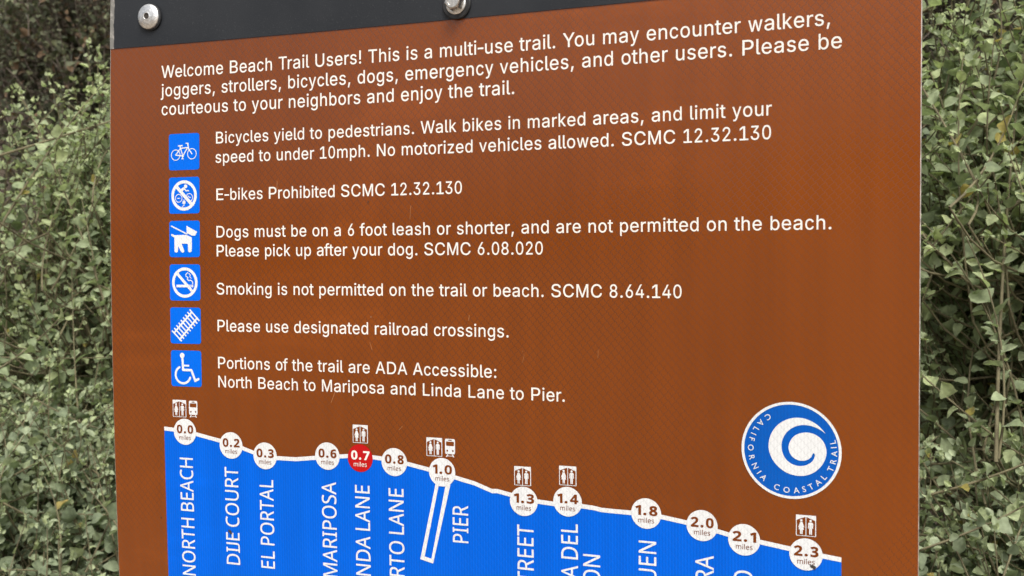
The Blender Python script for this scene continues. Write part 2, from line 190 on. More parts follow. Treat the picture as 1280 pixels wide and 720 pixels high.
# letter outlines (advance, then closed outlines as x,y,x,y..., in thousandths)
GLYPH_DATA = r'''{"I":{"!":[196,[[67,160,63,509,132,509,128,160],[98,-4,81,-1,66,9,56,24,52,41,56,58,66,73,81,83,98,86,116,83,130,73,140,58,143,41,140,24,130,9,116,-1]]],",":[188,[[38,-119,68,71,137,71,84,-119]]],"-":[453,[[337,244,337,188,114,188,114,244]]],".":[188,[[95,-4,78,-1,63,9,53,24,50,41,53,59,63,73,78,83,95,87,113,83,128,73,138,59,141,41,138,24,128,9,113,-1]]],"0":[453,[[227,-7,199,-5,174,1,151,11,130,24,111,41,95,62,80,86,69,113,60,144,53,178,49,214,48,254,49,294,53,330,60,364,69,395,81,422,95,447,112,467,130,484,151,498,174,508,200,514,227,516,254,514,279,508,302,498,323,484,342,467,358,447,372,422,384,395,393,364,400,330,404,294,405,254,404,214,400,178,393,144,384,113,373,86,359,62,342,41,323,24,302,11,279,1,254,-5],[227,50,261,56,290,74,303,87,313,103,323,122,330,144,336,168,340,194,343,223,344,254,343,285,340,314,336,341,330,365,323,387,313,405,303,422,290,435,261,453,227,460,192,453,163,435,151,422,140,405,131,387,123,365,117,341,113,314,110,285,109,254,110,223,113,194,117,168,123,144,131,122,140,103,151,87,163,74,192,56]]],"1":[453,[[76,0,76,55,391,55,391,0],[276,509,276,0,212,0,212,448,209,448,86,358,86,427,198,509]]],"2":[453,[[64,0,64,47,234,229,282,282,299,305,311,327,318,348,320,371,317,397,308,419,293,436,273,449,250,457,224,460,196,457,172,447,153,433,139,413,130,390,127,362,66,362,67,384,71,405,77,424,86,442,111,473,143,496,162,505,182,511,203,514,225,516,247,514,268,511,288,505,306,497,337,474,361,445,376,411,381,372,378,345,371,318,357,290,336,259,267,180,153,60,153,57,389,57,389,0]]],"3":[453,[[218,-7,195,-6,173,-3,152,2,133,10,98,30,70,57,52,91,44,132,109,132,115,107,126,87,144,71,165,59,191,52,219,50,248,53,275,61,297,74,315,93,325,116,329,145,326,172,316,196,299,217,275,234,242,244,201,248,157,248,157,299,288,448,288,452,70,452,70,509,372,509,372,461,211,278,211,289,239,290,264,288,287,284,308,276,327,265,344,253,359,239,371,222,381,205,387,186,392,166,393,145,392,123,387,103,380,84,370,66,358,50,344,36,327,23,309,12,288,4,266,-2,243,-6]]],"4":[453,[[40,105,40,158,247,509,311,509,109,166,109,163,413,163,413,105],[282,0,282,121,282,146,282,318,343,318,343,0]]],"6":[453,[[226,-7,203,-5,182,-1,161,5,142,15,125,26,109,40,96,56,84,74,75,94,69,115,65,138,64,162,68,199,80,239,89,261,102,285,118,311,137,340,252,509,322,509,151,261,145,261,154,275,165,288,179,299,196,307,214,312,235,314,257,313,278,309,298,303,316,295,346,271,370,240,378,221,384,201,388,180,389,157,388,134,384,112,377,92,368,73,356,55,343,39,327,26,310,14,291,5,271,-2,249,-6],[226,48,254,52,279,63,299,79,314,101,324,128,327,157,324,187,314,213,299,235,279,251,254,262,226,265,198,262,174,252,153,235,138,214,128,188,125,158,128,128,138,102,153,79,174,63,198,52]]],"8":[453,[[226,-7,201,-6,178,-2,156,3,136,11,101,33,74,62,57,96,52,135,55,166,65,195,81,220,101,241,125,256,153,265,153,267,119,282,93,308,76,342,70,380,75,417,90,450,114,477,146,498,164,506,184,511,204,514,226,516,248,514,269,511,288,506,306,498,337,477,361,450,377,417,382,380,376,342,359,308,333,282,300,267,300,265,327,256,351,241,372,220,387,195,397,166,401,135,395,96,378,62,352,33,317,11,296,3,275,-2,251,-6],[226,49,258,52,285,60,307,74,323,91,333,113,337,139,333,165,322,189,305,208,283,223,256,232,226,235,196,232,169,223,147,208,130,189,119,165,115,139,119,113,129,91,145,74,167,60,195,52],[226,290,252,292,274,300,293,313,307,330,316,351,319,376,316,399,308,420,294,437,275,449,252,457,226,460,200,457,177,449,159,437,145,420,136,399,133,376,136,351,145,330,159,313,178,300,201,292]]],":":[188,[[95,-4,78,-1,63,9,53,24,50,41,53,59,63,73,78,83,95,87,113,83,128,73,138,59,141,41,138,24,128,9,113,-1],[95,271,78,274,63,284,53,299,50,316,53,334,63,349,78,359,95,362,113,359,128,349,138,334,141,316,138,299,128,284,113,274]]],"A":[480,[[16,0,201,509,276,509,463,0,395,0,287,302,264,372,232,478,245,478,213,371,191,302,85,0],[110,142,110,199,370,199,370,142]]],"B":[456,[[60,0,60,509,241,509,266,508,289,504,310,499,329,491,359,469,381,442,394,410,398,374,395,344,387,320,373,301,356,286,336,275,315,267,315,262,339,257,363,245,385,227,402,203,414,173,418,136,413,100,400,67,377,39,344,18,324,10,301,4,275,1,247,0],[125,57,245,57,272,58,296,63,315,70,330,80,349,105,355,137,352,161,342,184,327,203,306,218,279,228,248,231,125,231],[125,285,238,285,265,288,288,296,308,309,323,326,333,348,336,372,330,403,313,429,283,446,240,452,125,452]]],"C":[510,[[267,-7,235,-5,205,1,177,11,150,25,126,42,104,63,86,88,70,115,57,146,48,179,42,215,40,254,42,293,48,329,57,362,70,393,86,421,104,445,126,466,150,484,177,498,205,508,235,514,267,516,305,513,340,504,373,490,402,471,427,447,448,418,463,385,473,348,408,348,401,373,389,395,375,413,357,428,337,440,315,449,292,454,267,456,245,454,223,450,203,443,184,432,166,419,150,403,137,385,125,364,116,340,109,314,105,285,103,254,105,223,109,194,116,168,125,145,137,123,151,105,166,89,184,76,203,66,223,59,245,54,267,53,292,55,315,60,337,69,357,81,375,96,389,114,401,136,408,160,473,160,463,124,448,91,428,62,402,38,373,19,341,5,305,-4]]],"D":[502,[[219,0,96,0,96,57,215,57,244,58,272,63,296,70,318,81,337,94,354,110,368,128,379,149,388,172,394,198,398,226,399,255,398,285,394,312,388,337,379,361,368,381,354,399,338,415,320,428,299,438,275,446,249,450,221,452,93,452,93,509,225,509,261,507,294,501,325,492,353,478,377,461,399,441,418,418,433,391,446,361,455,329,460,293,462,255,460,217,455,181,446,149,433,119,417,92,398,68,376,48,351,31,322,17,291,8,256,2],[125,509,125,0,60,0,60,509]]],"E":[419,[[60,0,60,509,372,509,372,452,125,452,125,286,355,286,355,229,125,229,125,57,375,57,375,0]]],"L":[393,[[60,0,60,509,125,509,125,57,361,57,361,0]]],"M":[628,[[60,0,60,509,152,509,277,187,287,159,299,123,311,84,322,49,307,49,318,83,330,121,342,158,352,187,476,509,568,509,568,0,504,0,504,291,504,327,505,369,506,413,507,457,513,457,498,409,482,363,467,322,456,291,342,0,286,0,170,291,159,321,145,361,129,408,112,457,119,457,120,416,121,372,122,328,122,291,122,0]]],"N":[524,[[60,0,60,509,136,509,343,183,363,151,388,107,414,55,405,54,401,108,399,157,399,195,399,509,463,509,463,0,387,0,202,290,177,331,148,381,108,452,119,454,122,384,124,328,125,291,125,0]]],"P":[445,[[60,0,60,509,235,509,263,507,289,503,312,497,332,487,350,476,366,462,379,447,390,430,398,411,404,391,407,370,409,348,407,325,404,304,398,284,390,265,379,248,366,233,350,219,332,207,312,198,289,191,263,187,235,186,109,186,109,242,233,242,269,246,297,256,318,272,333,294,342,319,344,348,342,376,333,402,318,423,297,439,268,449,232,452,125,452,125,0]]],"S":[447,[[224,-9,197,-8,172,-4,149,1,128,9,108,19,91,31,76,45,64,60,54,77,46,96,41,115,38,137,104,137,110,110,123,88,142,71,166,59,194,52,224,49,257,52,286,60,311,74,329,92,341,114,346,139,342,161,332,179,316,193,296,205,245,222,184,239,154,249,128,260,105,274,86,289,71,307,60,326,54,348,52,372,58,413,75,448,87,463,102,476,119,488,138,498,158,506,180,511,203,514,227,516,252,514,275,511,296,505,316,498,351,476,377,449,394,415,401,378,337,378,326,412,302,437,286,447,267,453,247,457,225,459,194,456,167,448,145,435,129,418,118,398,115,376,119,352,131,334,148,319,169,308,212,293,264,279,312,264,336,252,359,238,379,220,395,198,405,171,408,139,403,99,386,64,374,48,360,34,343,21,323,11,302,2,278,-4,252,-8]]],"T":[449,[[32,452,32,509,417,509,417,452,257,452,257,0,193,0,193,452]]],"U":[517,[[259,-8,230,-7,203,-2,177,5,154,15,133,28,114,43,98,60,85,80,74,101,66,124,62,148,60,173,60,509,124,509,124,178,128,144,141,113,160,87,187,68,220,56,259,52,298,56,331,68,357,87,377,113,389,144,393,178,393,509,457,509,457,173,456,148,451,124,443,101,433,80,419,60,403,43,384,28,363,15,340,5,315,-2,288,-7]]],"W":[686,[[155,0,16,509,82,509,163,196,175,145,187,94,197,40,189,40,200,94,211,145,224,196,306,509,380,509,462,196,474,145,486,94,497,40,488,40,499,94,510,145,523,196,603,509,670,509,530,0,455,0,368,323,351,391,336,475,350,475,335,395,318,323,230,0]]],"Y":[472,[[203,0,203,208,16,509,91,509,192,344,222,292,250,230,224,230,251,293,280,344,381,509,455,509,268,208,268,0]]],"a":[389,[[160,-9,126,-5,94,5,68,22,48,45,35,73,30,108,34,138,43,161,58,179,78,193,100,203,125,211,178,220,234,227,252,230,265,235,273,243,276,255,276,257,273,279,267,297,256,311,240,322,220,329,196,331,171,329,149,322,132,313,118,301,107,288,100,274,41,291,57,322,79,346,104,364,133,375,163,382,194,384,239,379,263,372,286,360,306,343,322,320,333,290,337,251,337,0,277,0,277,52,272,52,252,25,236,12,215,1,190,-6],[170,45,202,49,228,59,248,74,263,93,272,115,276,138,276,190,259,182,231,176,200,171,175,168,134,159,117,150,103,139,95,124,92,105,94,87,102,72,114,61,130,52,149,47]]],"b":[424,[[229,-8,198,-5,172,4,153,17,138,31,118,59,112,59,112,0,53,0,53,509,114,509,114,319,118,319,137,346,152,360,171,373,197,381,229,384,252,383,274,378,294,371,313,361,330,347,345,332,359,313,370,293,379,270,385,245,389,218,390,189,389,160,385,133,379,108,370,84,359,64,346,45,330,29,313,16,294,5,274,-2,252,-7],[220,47,253,51,279,66,301,88,316,117,325,151,328,189,325,227,316,261,301,290,280,311,253,325,220,330,188,325,161,312,140,291,125,263,116,229,113,189,116,150,125,115,140,86,162,65,188,51]]],"c":[396,[[207,-8,182,-7,159,-2,137,6,117,16,98,30,82,46,68,64,56,85,46,108,40,133,36,159,34,187,36,216,40,243,46,268,56,291,68,312,82,330,98,346,117,360,137,371,159,378,182,383,207,384,234,383,260,377,284,368,305,356,324,341,340,322,353,301,362,277,303,262,290,289,270,311,242,325,207,330,173,325,145,310,124,287,108,258,99,224,96,187,99,151,108,117,124,89,145,66,173,51,207,46,243,52,271,66,292,89,304,117,363,102,354,78,341,56,325,37,306,21,285,9,261,-1,235,-6]]],"d":[424,[[195,-8,172,-7,151,-2,130,5,111,16,94,29,79,45,66,64,55,84,46,108,39,133,35,160,34,189,35,218,39,245,46,270,55,293,66,313,79,332,95,347,112,361,131,371,151,378,173,383,196,384,228,381,253,373,272,360,287,346,306,319,311,319,311,509,372,509,372,0,313,0,313,59,307,59,287,31,272,17,252,4,227,-5],[205,47,236,51,263,65,284,86,299,115,309,150,312,189,309,229,300,263,284,291,263,312,237,325,205,330,172,325,145,311,124,290,108,261,99,227,96,189,99,151,109,117,124,88,145,66,172,51]]],"e":[404,[[212,-8,185,-7,161,-2,138,6,117,16,98,30,82,46,68,64,56,85,46,108,40,132,35,159,34,187,35,215,39,242,46,267,55,290,67,311,81,329,97,346,115,359,135,370,157,378,180,383,205,384,236,382,266,374,294,361,319,341,341,315,357,282,363,263,368,242,370,219,371,194,371,169,75,169,75,221,338,221,310,202,307,237,298,269,283,294,263,314,237,326,205,330,173,326,146,313,125,294,109,270,99,241,96,211,96,178,100,139,110,106,128,80,151,61,179,50,212,46,234,48,254,53,271,61,285,73,297,88,306,105,365,91,353,63,335,39,311,19,283,4,249,-5]]],"f":[254,[[228,379,228,327,6,327,6,379],[81,0,81,432,84,461,96,486,113,505,135,519,161,527,187,530,222,527,243,521,227,468,215,472,195,474,171,470,154,460,145,443,142,419,142,0]]],"g":[425,[[207,-151,168,-148,134,-140,105,-127,82,-110,64,-91,51,-69,101,-41,122,-66,136,-78,154,-88,178,-95,207,-97,249,-92,282,-75,304,-47,311,-6,311,68,306,68,287,41,272,28,252,16,227,8,195,5,173,6,152,10,132,17,113,27,95,39,80,53,67,71,55,90,46,112,39,136,35,163,34,191,35,220,39,246,46,271,55,293,66,314,80,332,95,347,112,361,131,371,152,378,173,383,196,384,228,382,253,373,273,360,288,346,308,319,313,319,313,379,372,379,372,-9,371,-32,367,-54,360,-73,350,-90,324,-117,291,-136,271,-142,251,-147,229,-150],[205,59,237,63,264,75,285,95,300,121,309,154,312,193,309,231,300,264,285,291,264,312,237,325,205,330,172,325,145,312,124,290,109,262,99,229,96,193,99,155,109,123,124,96,145,76,172,63]]],"h":[410,[[114,227,114,0,53,0,53,509,114,509,114,287,102,287,112,312,124,332,137,349,152,362,187,379,227,384,264,380,295,369,321,349,341,321,348,304,353,285,356,264,357,240,357,0,296,0,296,235,290,275,273,304,246,323,210,329,184,326,161,317,141,303,126,283,117,257]]],"i":[167,[[53,0,53,379,114,379,114,0],[84,443,67,446,54,455,44,468,41,483,44,499,54,512,67,521,84,524,100,521,114,512,123,499,126,483,123,468,114,455,100,446]]],"j":[167,[[53,379,114,379,114,-30,111,-63,102,-90,86,-113,65,-129,37,-139,4,-143,-10,-143,-10,-87,2,-87,25,-83,40,-72,50,-54,53,-29],[83,443,67,446,53,455,44,468,41,483,44,499,53,512,67,521,83,524,100,521,114,512,123,499,126,483,123,468,114,455,100,446]]],"k":[381,[[110,137,110,212,121,212,284,379,360,379,184,199,177,199],[53,0,53,509,114,509,114,0],[294,0,148,186,191,229,372,0]]],"l":[189,[[139,-2,101,3,74,20,58,47,53,84,53,509,114,509,114,99,115,77,120,62,130,54,146,52,160,53,170,54,181,3,162,-1]]],"m":[610,[[53,0,53,379,112,379,112,295,108,295,118,323,132,346,151,363,172,376,195,384,219,386,257,380,287,361,309,331,321,295,312,295,322,321,337,343,357,361,381,375,407,383,437,386,468,383,497,372,522,354,541,328,553,296,557,255,557,0,496,0,496,254,490,289,473,313,447,326,419,330,395,328,374,320,358,307,345,290,338,270,335,247,335,0,274,0,274,260,269,288,253,311,229,326,199,330,178,328,158,320,140,307,126,289,117,266,114,238,114,0]]],"n":[410,[[114,227,114,0,53,0,53,379,112,379,112,287,102,287,112,312,124,332,137,349,152,362,187,379,227,384,264,380,295,369,321,349,341,321,348,304,353,285,356,264,357,240,357,0,296,0,296,235,290,275,273,304,246,323,210,329,184,326,161,317,141,303,126,283,117,257]]],"o":[415,[[207,-8,182,-7,159,-2,137,6,117,16,98,30,82,46,68,64,56,85,46,108,40,133,36,159,34,187,36,216,40,243,46,268,56,291,68,312,82,330,98,346,117,360,137,371,159,378,182,383,207,384,233,383,256,378,278,371,299,360,317,346,333,330,347,312,359,291,369,268,376,243,380,216,381,187,380,159,376,133,369,108,359,85,347,64,333,46,317,30,299,16,278,6,256,-2,233,-7],[207,46,242,51,270,66,292,89,307,117,316,151,319,187,316,224,307,258,292,287,270,310,242,325,207,330,173,325,145,310,124,287,108,258,99,224,96,187,99,151,108,117,124,89,145,66,173,51]]],"p":[424,[[53,-143,53,379,112,379,112,319,118,319,137,346,152,360,171,373,197,381,229,384,252,383,274,378,294,371,313,361,330,347,345,332,359,313,370,293,379,270,385,245,389,218,390,189,389,160,385,133,379,108,370,84,359,64,346,45,330,29,313,16,294,5,274,-2,252,-7,229,-8,198,-5,173,4,153,17,138,31,118,59,114,59,114,-143],[220,47,253,51,279,66,301,88,316,117,325,151,328,189,325,227,316,261,301,290,280,311,253,325,220,330,188,325,161,312,140,291,125,263,116,229,113,189,116,150,125,115,140,86,162,65,188,51]]],"r":[259,[[53,0,53,379,112,379,112,321,115,321,130,347,152,367,181,380,213,385,229,384,243,384,243,322,230,324,207,326,182,323,159,315,140,301,126,284,117,262,114,237,114,0]]],"s":[365,[[182,-8,145,-5,112,3,84,18,62,38,45,63,36,94,94,107,105,79,124,60,150,49,181,45,217,50,244,62,262,81,268,103,265,121,254,136,237,147,212,155,149,170,125,177,104,186,87,196,72,208,53,237,47,274,51,305,65,332,87,354,115,370,149,381,187,384,223,381,254,372,279,358,299,339,314,316,324,290,268,277,258,298,243,316,219,328,187,333,156,329,131,317,114,299,109,277,112,258,124,243,144,232,172,223,229,209,254,202,275,194,292,183,306,171,325,142,331,107,326,75,312,47,290,24,260,6,223,-5]]],"t":[227,[[204,379,204,327,6,327,6,379],[65,471,126,471,126,98,128,76,136,61,150,53,170,50,185,51,202,54,213,2,192,-3,168,-4,145,-3,125,2,107,10,92,21,72,52,65,93]]],"u":[410,[[182,-5,146,-1,115,11,89,31,69,59,62,76,57,95,54,116,53,139,53,379,114,379,114,144,119,105,137,75,164,56,200,50,226,53,249,62,268,77,283,97,293,122,296,153,296,379,357,379,357,0,298,0,298,92,307,92,297,67,286,47,272,30,257,17,222,0]]],"v":[389,[[163,0,17,379,84,379,165,155,187,87,206,21,184,21,203,87,224,155,305,379,371,379,226,0]]],"w":[567,[[138,0,23,379,87,379,133,214,154,137,175,41,165,41,186,135,206,214,252,379,316,379,362,214,382,136,402,41,391,41,413,135,434,214,480,379,545,379,429,0,368,0,319,172,305,225,291,280,277,338,291,338,277,280,263,225,248,172,199,0]]],"y":[389,[[47,-139,61,-86,71,-87,88,-90,104,-89,118,-84,130,-74,141,-58,151,-36,163,-1,17,379,84,379,165,155,187,87,206,21,184,21,202,87,224,155,305,379,371,379,204,-58,191,-85,177,-107,159,-124,139,-136,117,-143,91,-145,65,-143]]],"z":[380,[[42,0,42,46,254,320,254,323,48,323,48,379,333,379,333,331,126,60,126,56,339,56,339,0]]]},"N":{"A":[512,[[437,0,368,177,141,177,73,0,0,0,224,575,289,575,512,0],[282,415,274,438,263,473,255,500,247,468,238,438,230,415,165,241,346,241]]],"B":[521,[[241,573,307,569,361,558,404,541,434,515,453,478,459,431,456,399,446,371,431,347,409,328,382,313,350,304,350,300,384,292,415,279,441,261,461,236,474,203,478,163,475,130,467,100,454,74,436,52,413,33,385,19,354,8,318,2,279,0,78,0,78,573],[256,329,300,331,334,339,357,352,377,382,384,423,376,463,351,490,324,502,289,509,245,511,150,511,150,329],[150,269,150,61,265,61,311,64,346,74,371,91,388,112,398,138,401,168,398,197,388,221,370,241,344,256,321,263,293,267,260,269]]],"C":[507,[[323,517,294,516,266,510,241,502,206,482,178,456,162,434,149,410,139,383,131,353,127,321,125,286,128,241,135,200,147,164,164,132,186,105,213,83,244,68,281,58,322,55,359,57,394,62,460,78,460,15,427,5,393,-2,369,-6,342,-7,312,-8,257,-4,208,8,166,28,130,56,101,90,78,131,62,178,52,230,49,287,51,329,57,369,67,406,81,440,99,471,120,499,145,523,174,543,206,559,242,571,281,578,324,581,353,580,381,577,409,572,448,561,482,547,453,486,394,508,360,515]]],"D":[585,[[536,292,533,231,521,177,501,131,474,91,439,58,399,33,351,15,297,4,237,0,78,0,78,573,254,573,309,569,359,558,404,540,443,516,476,484,502,446,521,401,533,350],[460,289,457,337,449,379,435,415,416,444,391,469,361,487,327,500,287,508,244,511,150,511,150,62,228,62,299,68,357,87,402,119,434,164,454,220]]],"E":[446,[[398,0,78,0,78,573,398,573,398,509,150,509,150,330,383,330,383,268,150,268,150,63,398,63]]],"H":[594,[[516,0,443,0,443,267,150,267,150,0,78,0,78,573,150,573,150,330,443,330,443,573,516,573]]],"I":[272,[[239,0,32,0,32,42,99,57,99,515,32,531,32,573,239,573,239,531,172,515,172,57,239,42]]],"J":[219,[[-3,-152,-37,-150,-63,-142,-63,-81,-35,-87,-5,-89,15,-87,33,-81,50,-70,63,-53,71,-29,74,3,74,573,146,573,146,9,144,-26,138,-56,128,-82,105,-113,75,-135,52,-145,25,-150]]],"L":[420,[[78,0,78,573,150,573,150,64,400,64,400,0]]],"M":[727,[[330,0,142,502,139,502,142,461,144,407,144,347,144,0,78,0,78,573,184,573,361,103,364,103,544,573,650,573,650,0,578,0,578,352,579,408,581,460,584,501,581,501,390,0]]],"N":[610,[[532,0,447,0,141,476,138,476,141,432,143,378,144,320,144,0,78,0,78,573,161,573,467,99,470,99,468,137,466,193,464,249,464,573,532,573]]],"O":[626,[[577,287,576,244,570,204,561,166,547,132,531,101,510,73,486,49,459,29,428,13,393,1,355,-6,314,-8,271,-6,232,1,196,13,165,29,138,49,114,73,94,101,78,132,65,167,56,204,51,245,49,288,52,344,62,396,78,442,100,482,130,517,166,545,208,565,258,577,314,581,369,577,417,565,459,545,495,517,524,483,547,442,564,396,574,344],[125,287,127,241,134,200,145,163,161,131,182,104,207,83,238,67,273,58,314,55,354,58,390,67,420,83,445,104,465,131,481,163,492,200,499,241,501,287,496,354,481,411,456,457,421,491,373,511,314,518,274,515,238,506,207,490,182,469,161,443,145,411,134,374,127,333]]],"P":[485,[[229,573,297,568,352,553,393,528,421,495,439,454,444,404,441,370,433,336,417,306,395,278,375,262,351,249,324,238,292,230,256,225,216,223,150,223,150,0,78,0,78,573],[223,511,150,511,150,285,208,285,242,286,272,290,298,296,330,311,352,334,365,363,370,401,366,435,354,462,334,484,306,499,269,508]]],"R":[499,[[236,573,281,571,320,565,353,555,381,540,404,522,422,500,434,474,442,444,444,410,440,368,427,334,408,306,385,285,358,269,330,257,487,0,403,0,264,237,150,237,150,0,78,0,78,573],[232,510,150,510,150,298,236,298,278,301,312,310,338,325,355,347,366,374,370,407,366,440,355,467,336,486,310,500,275,507]]],"S":[440,[[403,153,400,121,392,92,378,66,359,44,335,26,307,11,274,1,238,-6,198,-8,137,-5,83,4,41,19,41,88,73,76,113,65,142,59,171,56,201,55,240,57,273,66,298,79,316,98,327,120,330,147,327,173,318,194,302,213,277,230,255,241,228,252,196,265,131,294,106,311,85,330,69,351,57,375,50,403,48,435,51,464,58,490,71,513,89,533,110,550,136,563,165,573,197,579,231,581,262,580,290,577,318,572,355,562,389,549,366,487,302,508,266,515,229,517,196,515,169,507,148,494,133,478,124,457,121,434,124,407,133,386,149,367,172,351,193,341,217,330,246,318,278,306,307,293,332,279,362,255,385,228,398,194]]],"T":[446,[[259,0,187,0,187,509,8,509,8,573,437,573,437,509,259,509]]],"U":[586,[[513,202,511,164,503,128,489,95,470,65,446,40,416,20,380,4,338,-5,290,-8,225,-2,171,18,128,50,97,93,78,144,72,204,72,573,144,573,144,201,148,158,161,122,182,93,211,72,248,59,294,55,327,57,355,63,379,73,407,96,427,126,438,161,442,202,442,573,513,573]]],"V":[481,[[481,573,277,0,204,0,0,573,75,573,204,205,220,160,231,119,241,80,250,119,262,161,277,207,405,573]]],"e":[452,[[234,438,269,435,301,427,329,414,354,396,374,373,390,346,402,315,409,281,411,244,411,201,117,201,122,157,134,119,154,90,181,69,215,56,254,52,293,54,327,60,392,82,392,20,359,8,327,-1,292,-6,251,-8,212,-5,176,3,143,17,114,36,90,61,70,91,56,126,47,167,44,212,47,257,55,297,68,333,86,364,108,390,134,411,164,426,198,435],[233,380,202,377,175,366,154,348,137,323,125,293,119,257,338,257,335,292,326,322,312,346,292,364,266,376]]],"i":[207,[[139,430,139,0,68,0,68,430],[104,591,119,588,133,580,142,566,145,546,142,526,133,512,119,504,104,501,88,504,75,512,66,526,63,546,66,566,75,580,88,588]]],"l":[207,[[139,0,68,0,68,609,139,609]]],"m":[750,[[540,438,584,434,621,421,649,401,669,371,681,330,685,280,685,0,615,0,615,277,610,321,594,353,567,372,528,379,490,374,460,362,438,342,423,315,414,280,411,237,411,0,342,0,342,277,339,308,332,333,320,353,303,367,281,376,253,379,215,374,185,360,164,338,150,308,144,283,140,255,139,223,139,0,68,0,68,430,125,430,136,371,140,371,155,392,173,409,194,422,217,431,241,436,266,438,298,436,325,430,349,420,378,398,398,366,402,366,418,388,438,406,461,420,486,430,512,436]]],"s":[384,[[348,119,343,80,327,49,302,24,268,6,241,-2,210,-6,176,-8,135,-6,99,-1,68,8,42,19,42,83,104,60,141,52,178,49,224,53,256,66,274,86,280,112,278,128,271,141,259,154,239,167,174,196,103,228,76,245,57,266,45,292,41,324,46,358,61,386,85,408,118,425,157,435,202,438,240,436,275,430,308,421,339,409,315,353,258,372,228,378,197,380,159,377,131,366,114,350,108,328,111,312,119,298,133,286,154,274,219,246,289,215,314,197,333,176,344,150]]]},"B":{"0":[652,[[327,44,291,49,262,64,240,88,225,121,215,162,212,213,215,263,225,304,240,336,261,359,290,373,325,378,361,373,390,359,412,335,427,302,436,260,439,209,438,178,435,149,429,123,415,90,394,65,365,50],[325,98,349,104,364,125,370,147,373,174,374,208,373,241,370,269,365,292,350,315,325,323,302,316,287,294,280,272,277,243,276,209,277,175,280,147,287,125,302,105]]],"1":[652,[[308,48,308,237,308,270,309,301,296,293,284,286,254,269,224,322,319,374,373,374,373,48]]],"2":[652,[[213,50,213,97,292,176,342,229,357,254,363,280,360,298,351,311,338,319,321,322,303,320,286,313,250,288,212,332,246,358,281,373,326,378,357,376,382,367,403,353,424,324,431,289,428,261,418,236,404,212,385,190,339,147,297,111,297,106,439,106,439,50]]],"3":[652,[[313,44,267,49,221,62,221,120,265,105,308,100,350,112,364,147,360,167,348,180,326,187,293,189,268,189,268,242,293,242,323,245,344,253,356,267,360,286,357,300,351,311,339,319,320,322,288,316,250,299,220,346,244,360,269,370,296,376,323,378,349,376,372,370,392,360,408,345,419,325,422,300,418,274,406,250,386,231,359,220,359,218,392,209,415,194,427,171,432,143,428,112,416,87,397,68,373,55,344,47]]],"4":[652,[[339,48,339,116,208,116,208,164,341,374,402,374,402,169,444,169,444,116,402,116,402,48],[268,169,339,169,339,224,340,240,341,263,342,283,342,294,341,294,332,276,321,258]]],"6":[652,[[324,44,291,48,263,61,240,83,223,113,212,151,209,197,213,251,226,296,248,331,280,356,320,372,370,377,391,376,409,374,409,319,389,322,368,323,328,317,299,298,286,278,277,253,271,222,274,222,287,238,302,250,321,257,344,260,382,253,409,232,426,199,431,157,428,124,419,97,403,74,382,57,355,47],[323,101,354,115,365,156,362,177,355,193,342,204,324,207,306,204,291,193,280,176,277,153,280,132,289,116,304,105]]],"7":[652,[[251,48,373,317,218,317,218,373,445,373,445,330,323,48]]],"8":[652,[[326,44,296,47,270,54,248,65,224,92,216,131,220,157,230,180,248,200,274,218,252,236,237,256,229,277,226,300,230,323,240,342,256,357,276,368,300,375,326,377,352,375,376,369,396,358,412,343,422,323,425,299,422,276,412,255,396,236,371,220,401,200,420,179,432,157,435,133,432,106,420,84,403,67,381,54,355,47],[326,249,342,259,353,270,359,281,361,295,358,307,351,316,340,322,325,324,312,322,301,316,293,307,291,295,293,280,300,268],[325,98,346,100,360,108,369,120,372,135,369,149,360,163,345,176,323,190,291,166,280,135,283,119,292,108,306,100]]]},"G":{"A":[667,[[362,686,293,686,0,0,100,0,186,201,476,201,567,0,667,0],[326,536,436,289,224,289]]],"C":[708,[[656,635,570,667,493,685,422,691,229,644,97,517,48,331,87,179,207,47,416,-9,513,-1,593,20,663,51,663,158,584,116,504,90,425,81,281,114,184,205,149,340,185,474,281,567,421,601,498,593,575,570,656,530]]],"F":[469,[[440,682,76,682,76,0,174,0,174,317,440,317,440,405,174,405,174,594,440,594]]],"I":[250,[[174,682,76,682,76,0,174,0]]],"L":[490,[[172,682,74,682,74,0,480,0,480,88,172,88]]],"N":[781,[[706,682,614,682,614,154,152,682,74,682,74,0,166,0,166,525,622,0,706,0]]],"O":[823,[[45,341,90,168,216,41,409,-9,607,41,734,168,778,341,733,516,606,642,411,691,218,642,91,516],[146,341,181,475,275,567,411,601,548,567,642,475,677,341,642,207,548,115,411,81,275,115,181,207]]],"R":[604,[[77,682,77,0,175,0,175,296,216,296,265,287,321,243,397,140,487,0,604,0,565,53,537,94,511,135,462,213,414,276,359,324,421,363,460,419,473,491,446,593,368,659,249,682],[175,598,238,598,315,586,358,550,372,495,361,441,320,400,238,384,175,384]]],"S":[458,[[399,643,350,670,299,686,247,691,138,668,66,606,40,509,116,368,259,275,335,165,323,126,287,93,224,79,159,90,98,124,44,178,44,54,102,19,165,-2,235,-9,333,15,401,80,426,176,350,333,207,422,131,522,145,564,183,593,239,603,288,597,342,575,399,532]]],"T":[604,[[587,682,17,682,17,594,253,594,253,0,351,0,351,594,587,594]]]}}'''
GLYPHS = json.loads(GLYPH_DATA)
_cache = {}
WEIGHT = {'I': 0.0035, 'N': 0.0035, 'B': 0.006, 'G': 0.004}
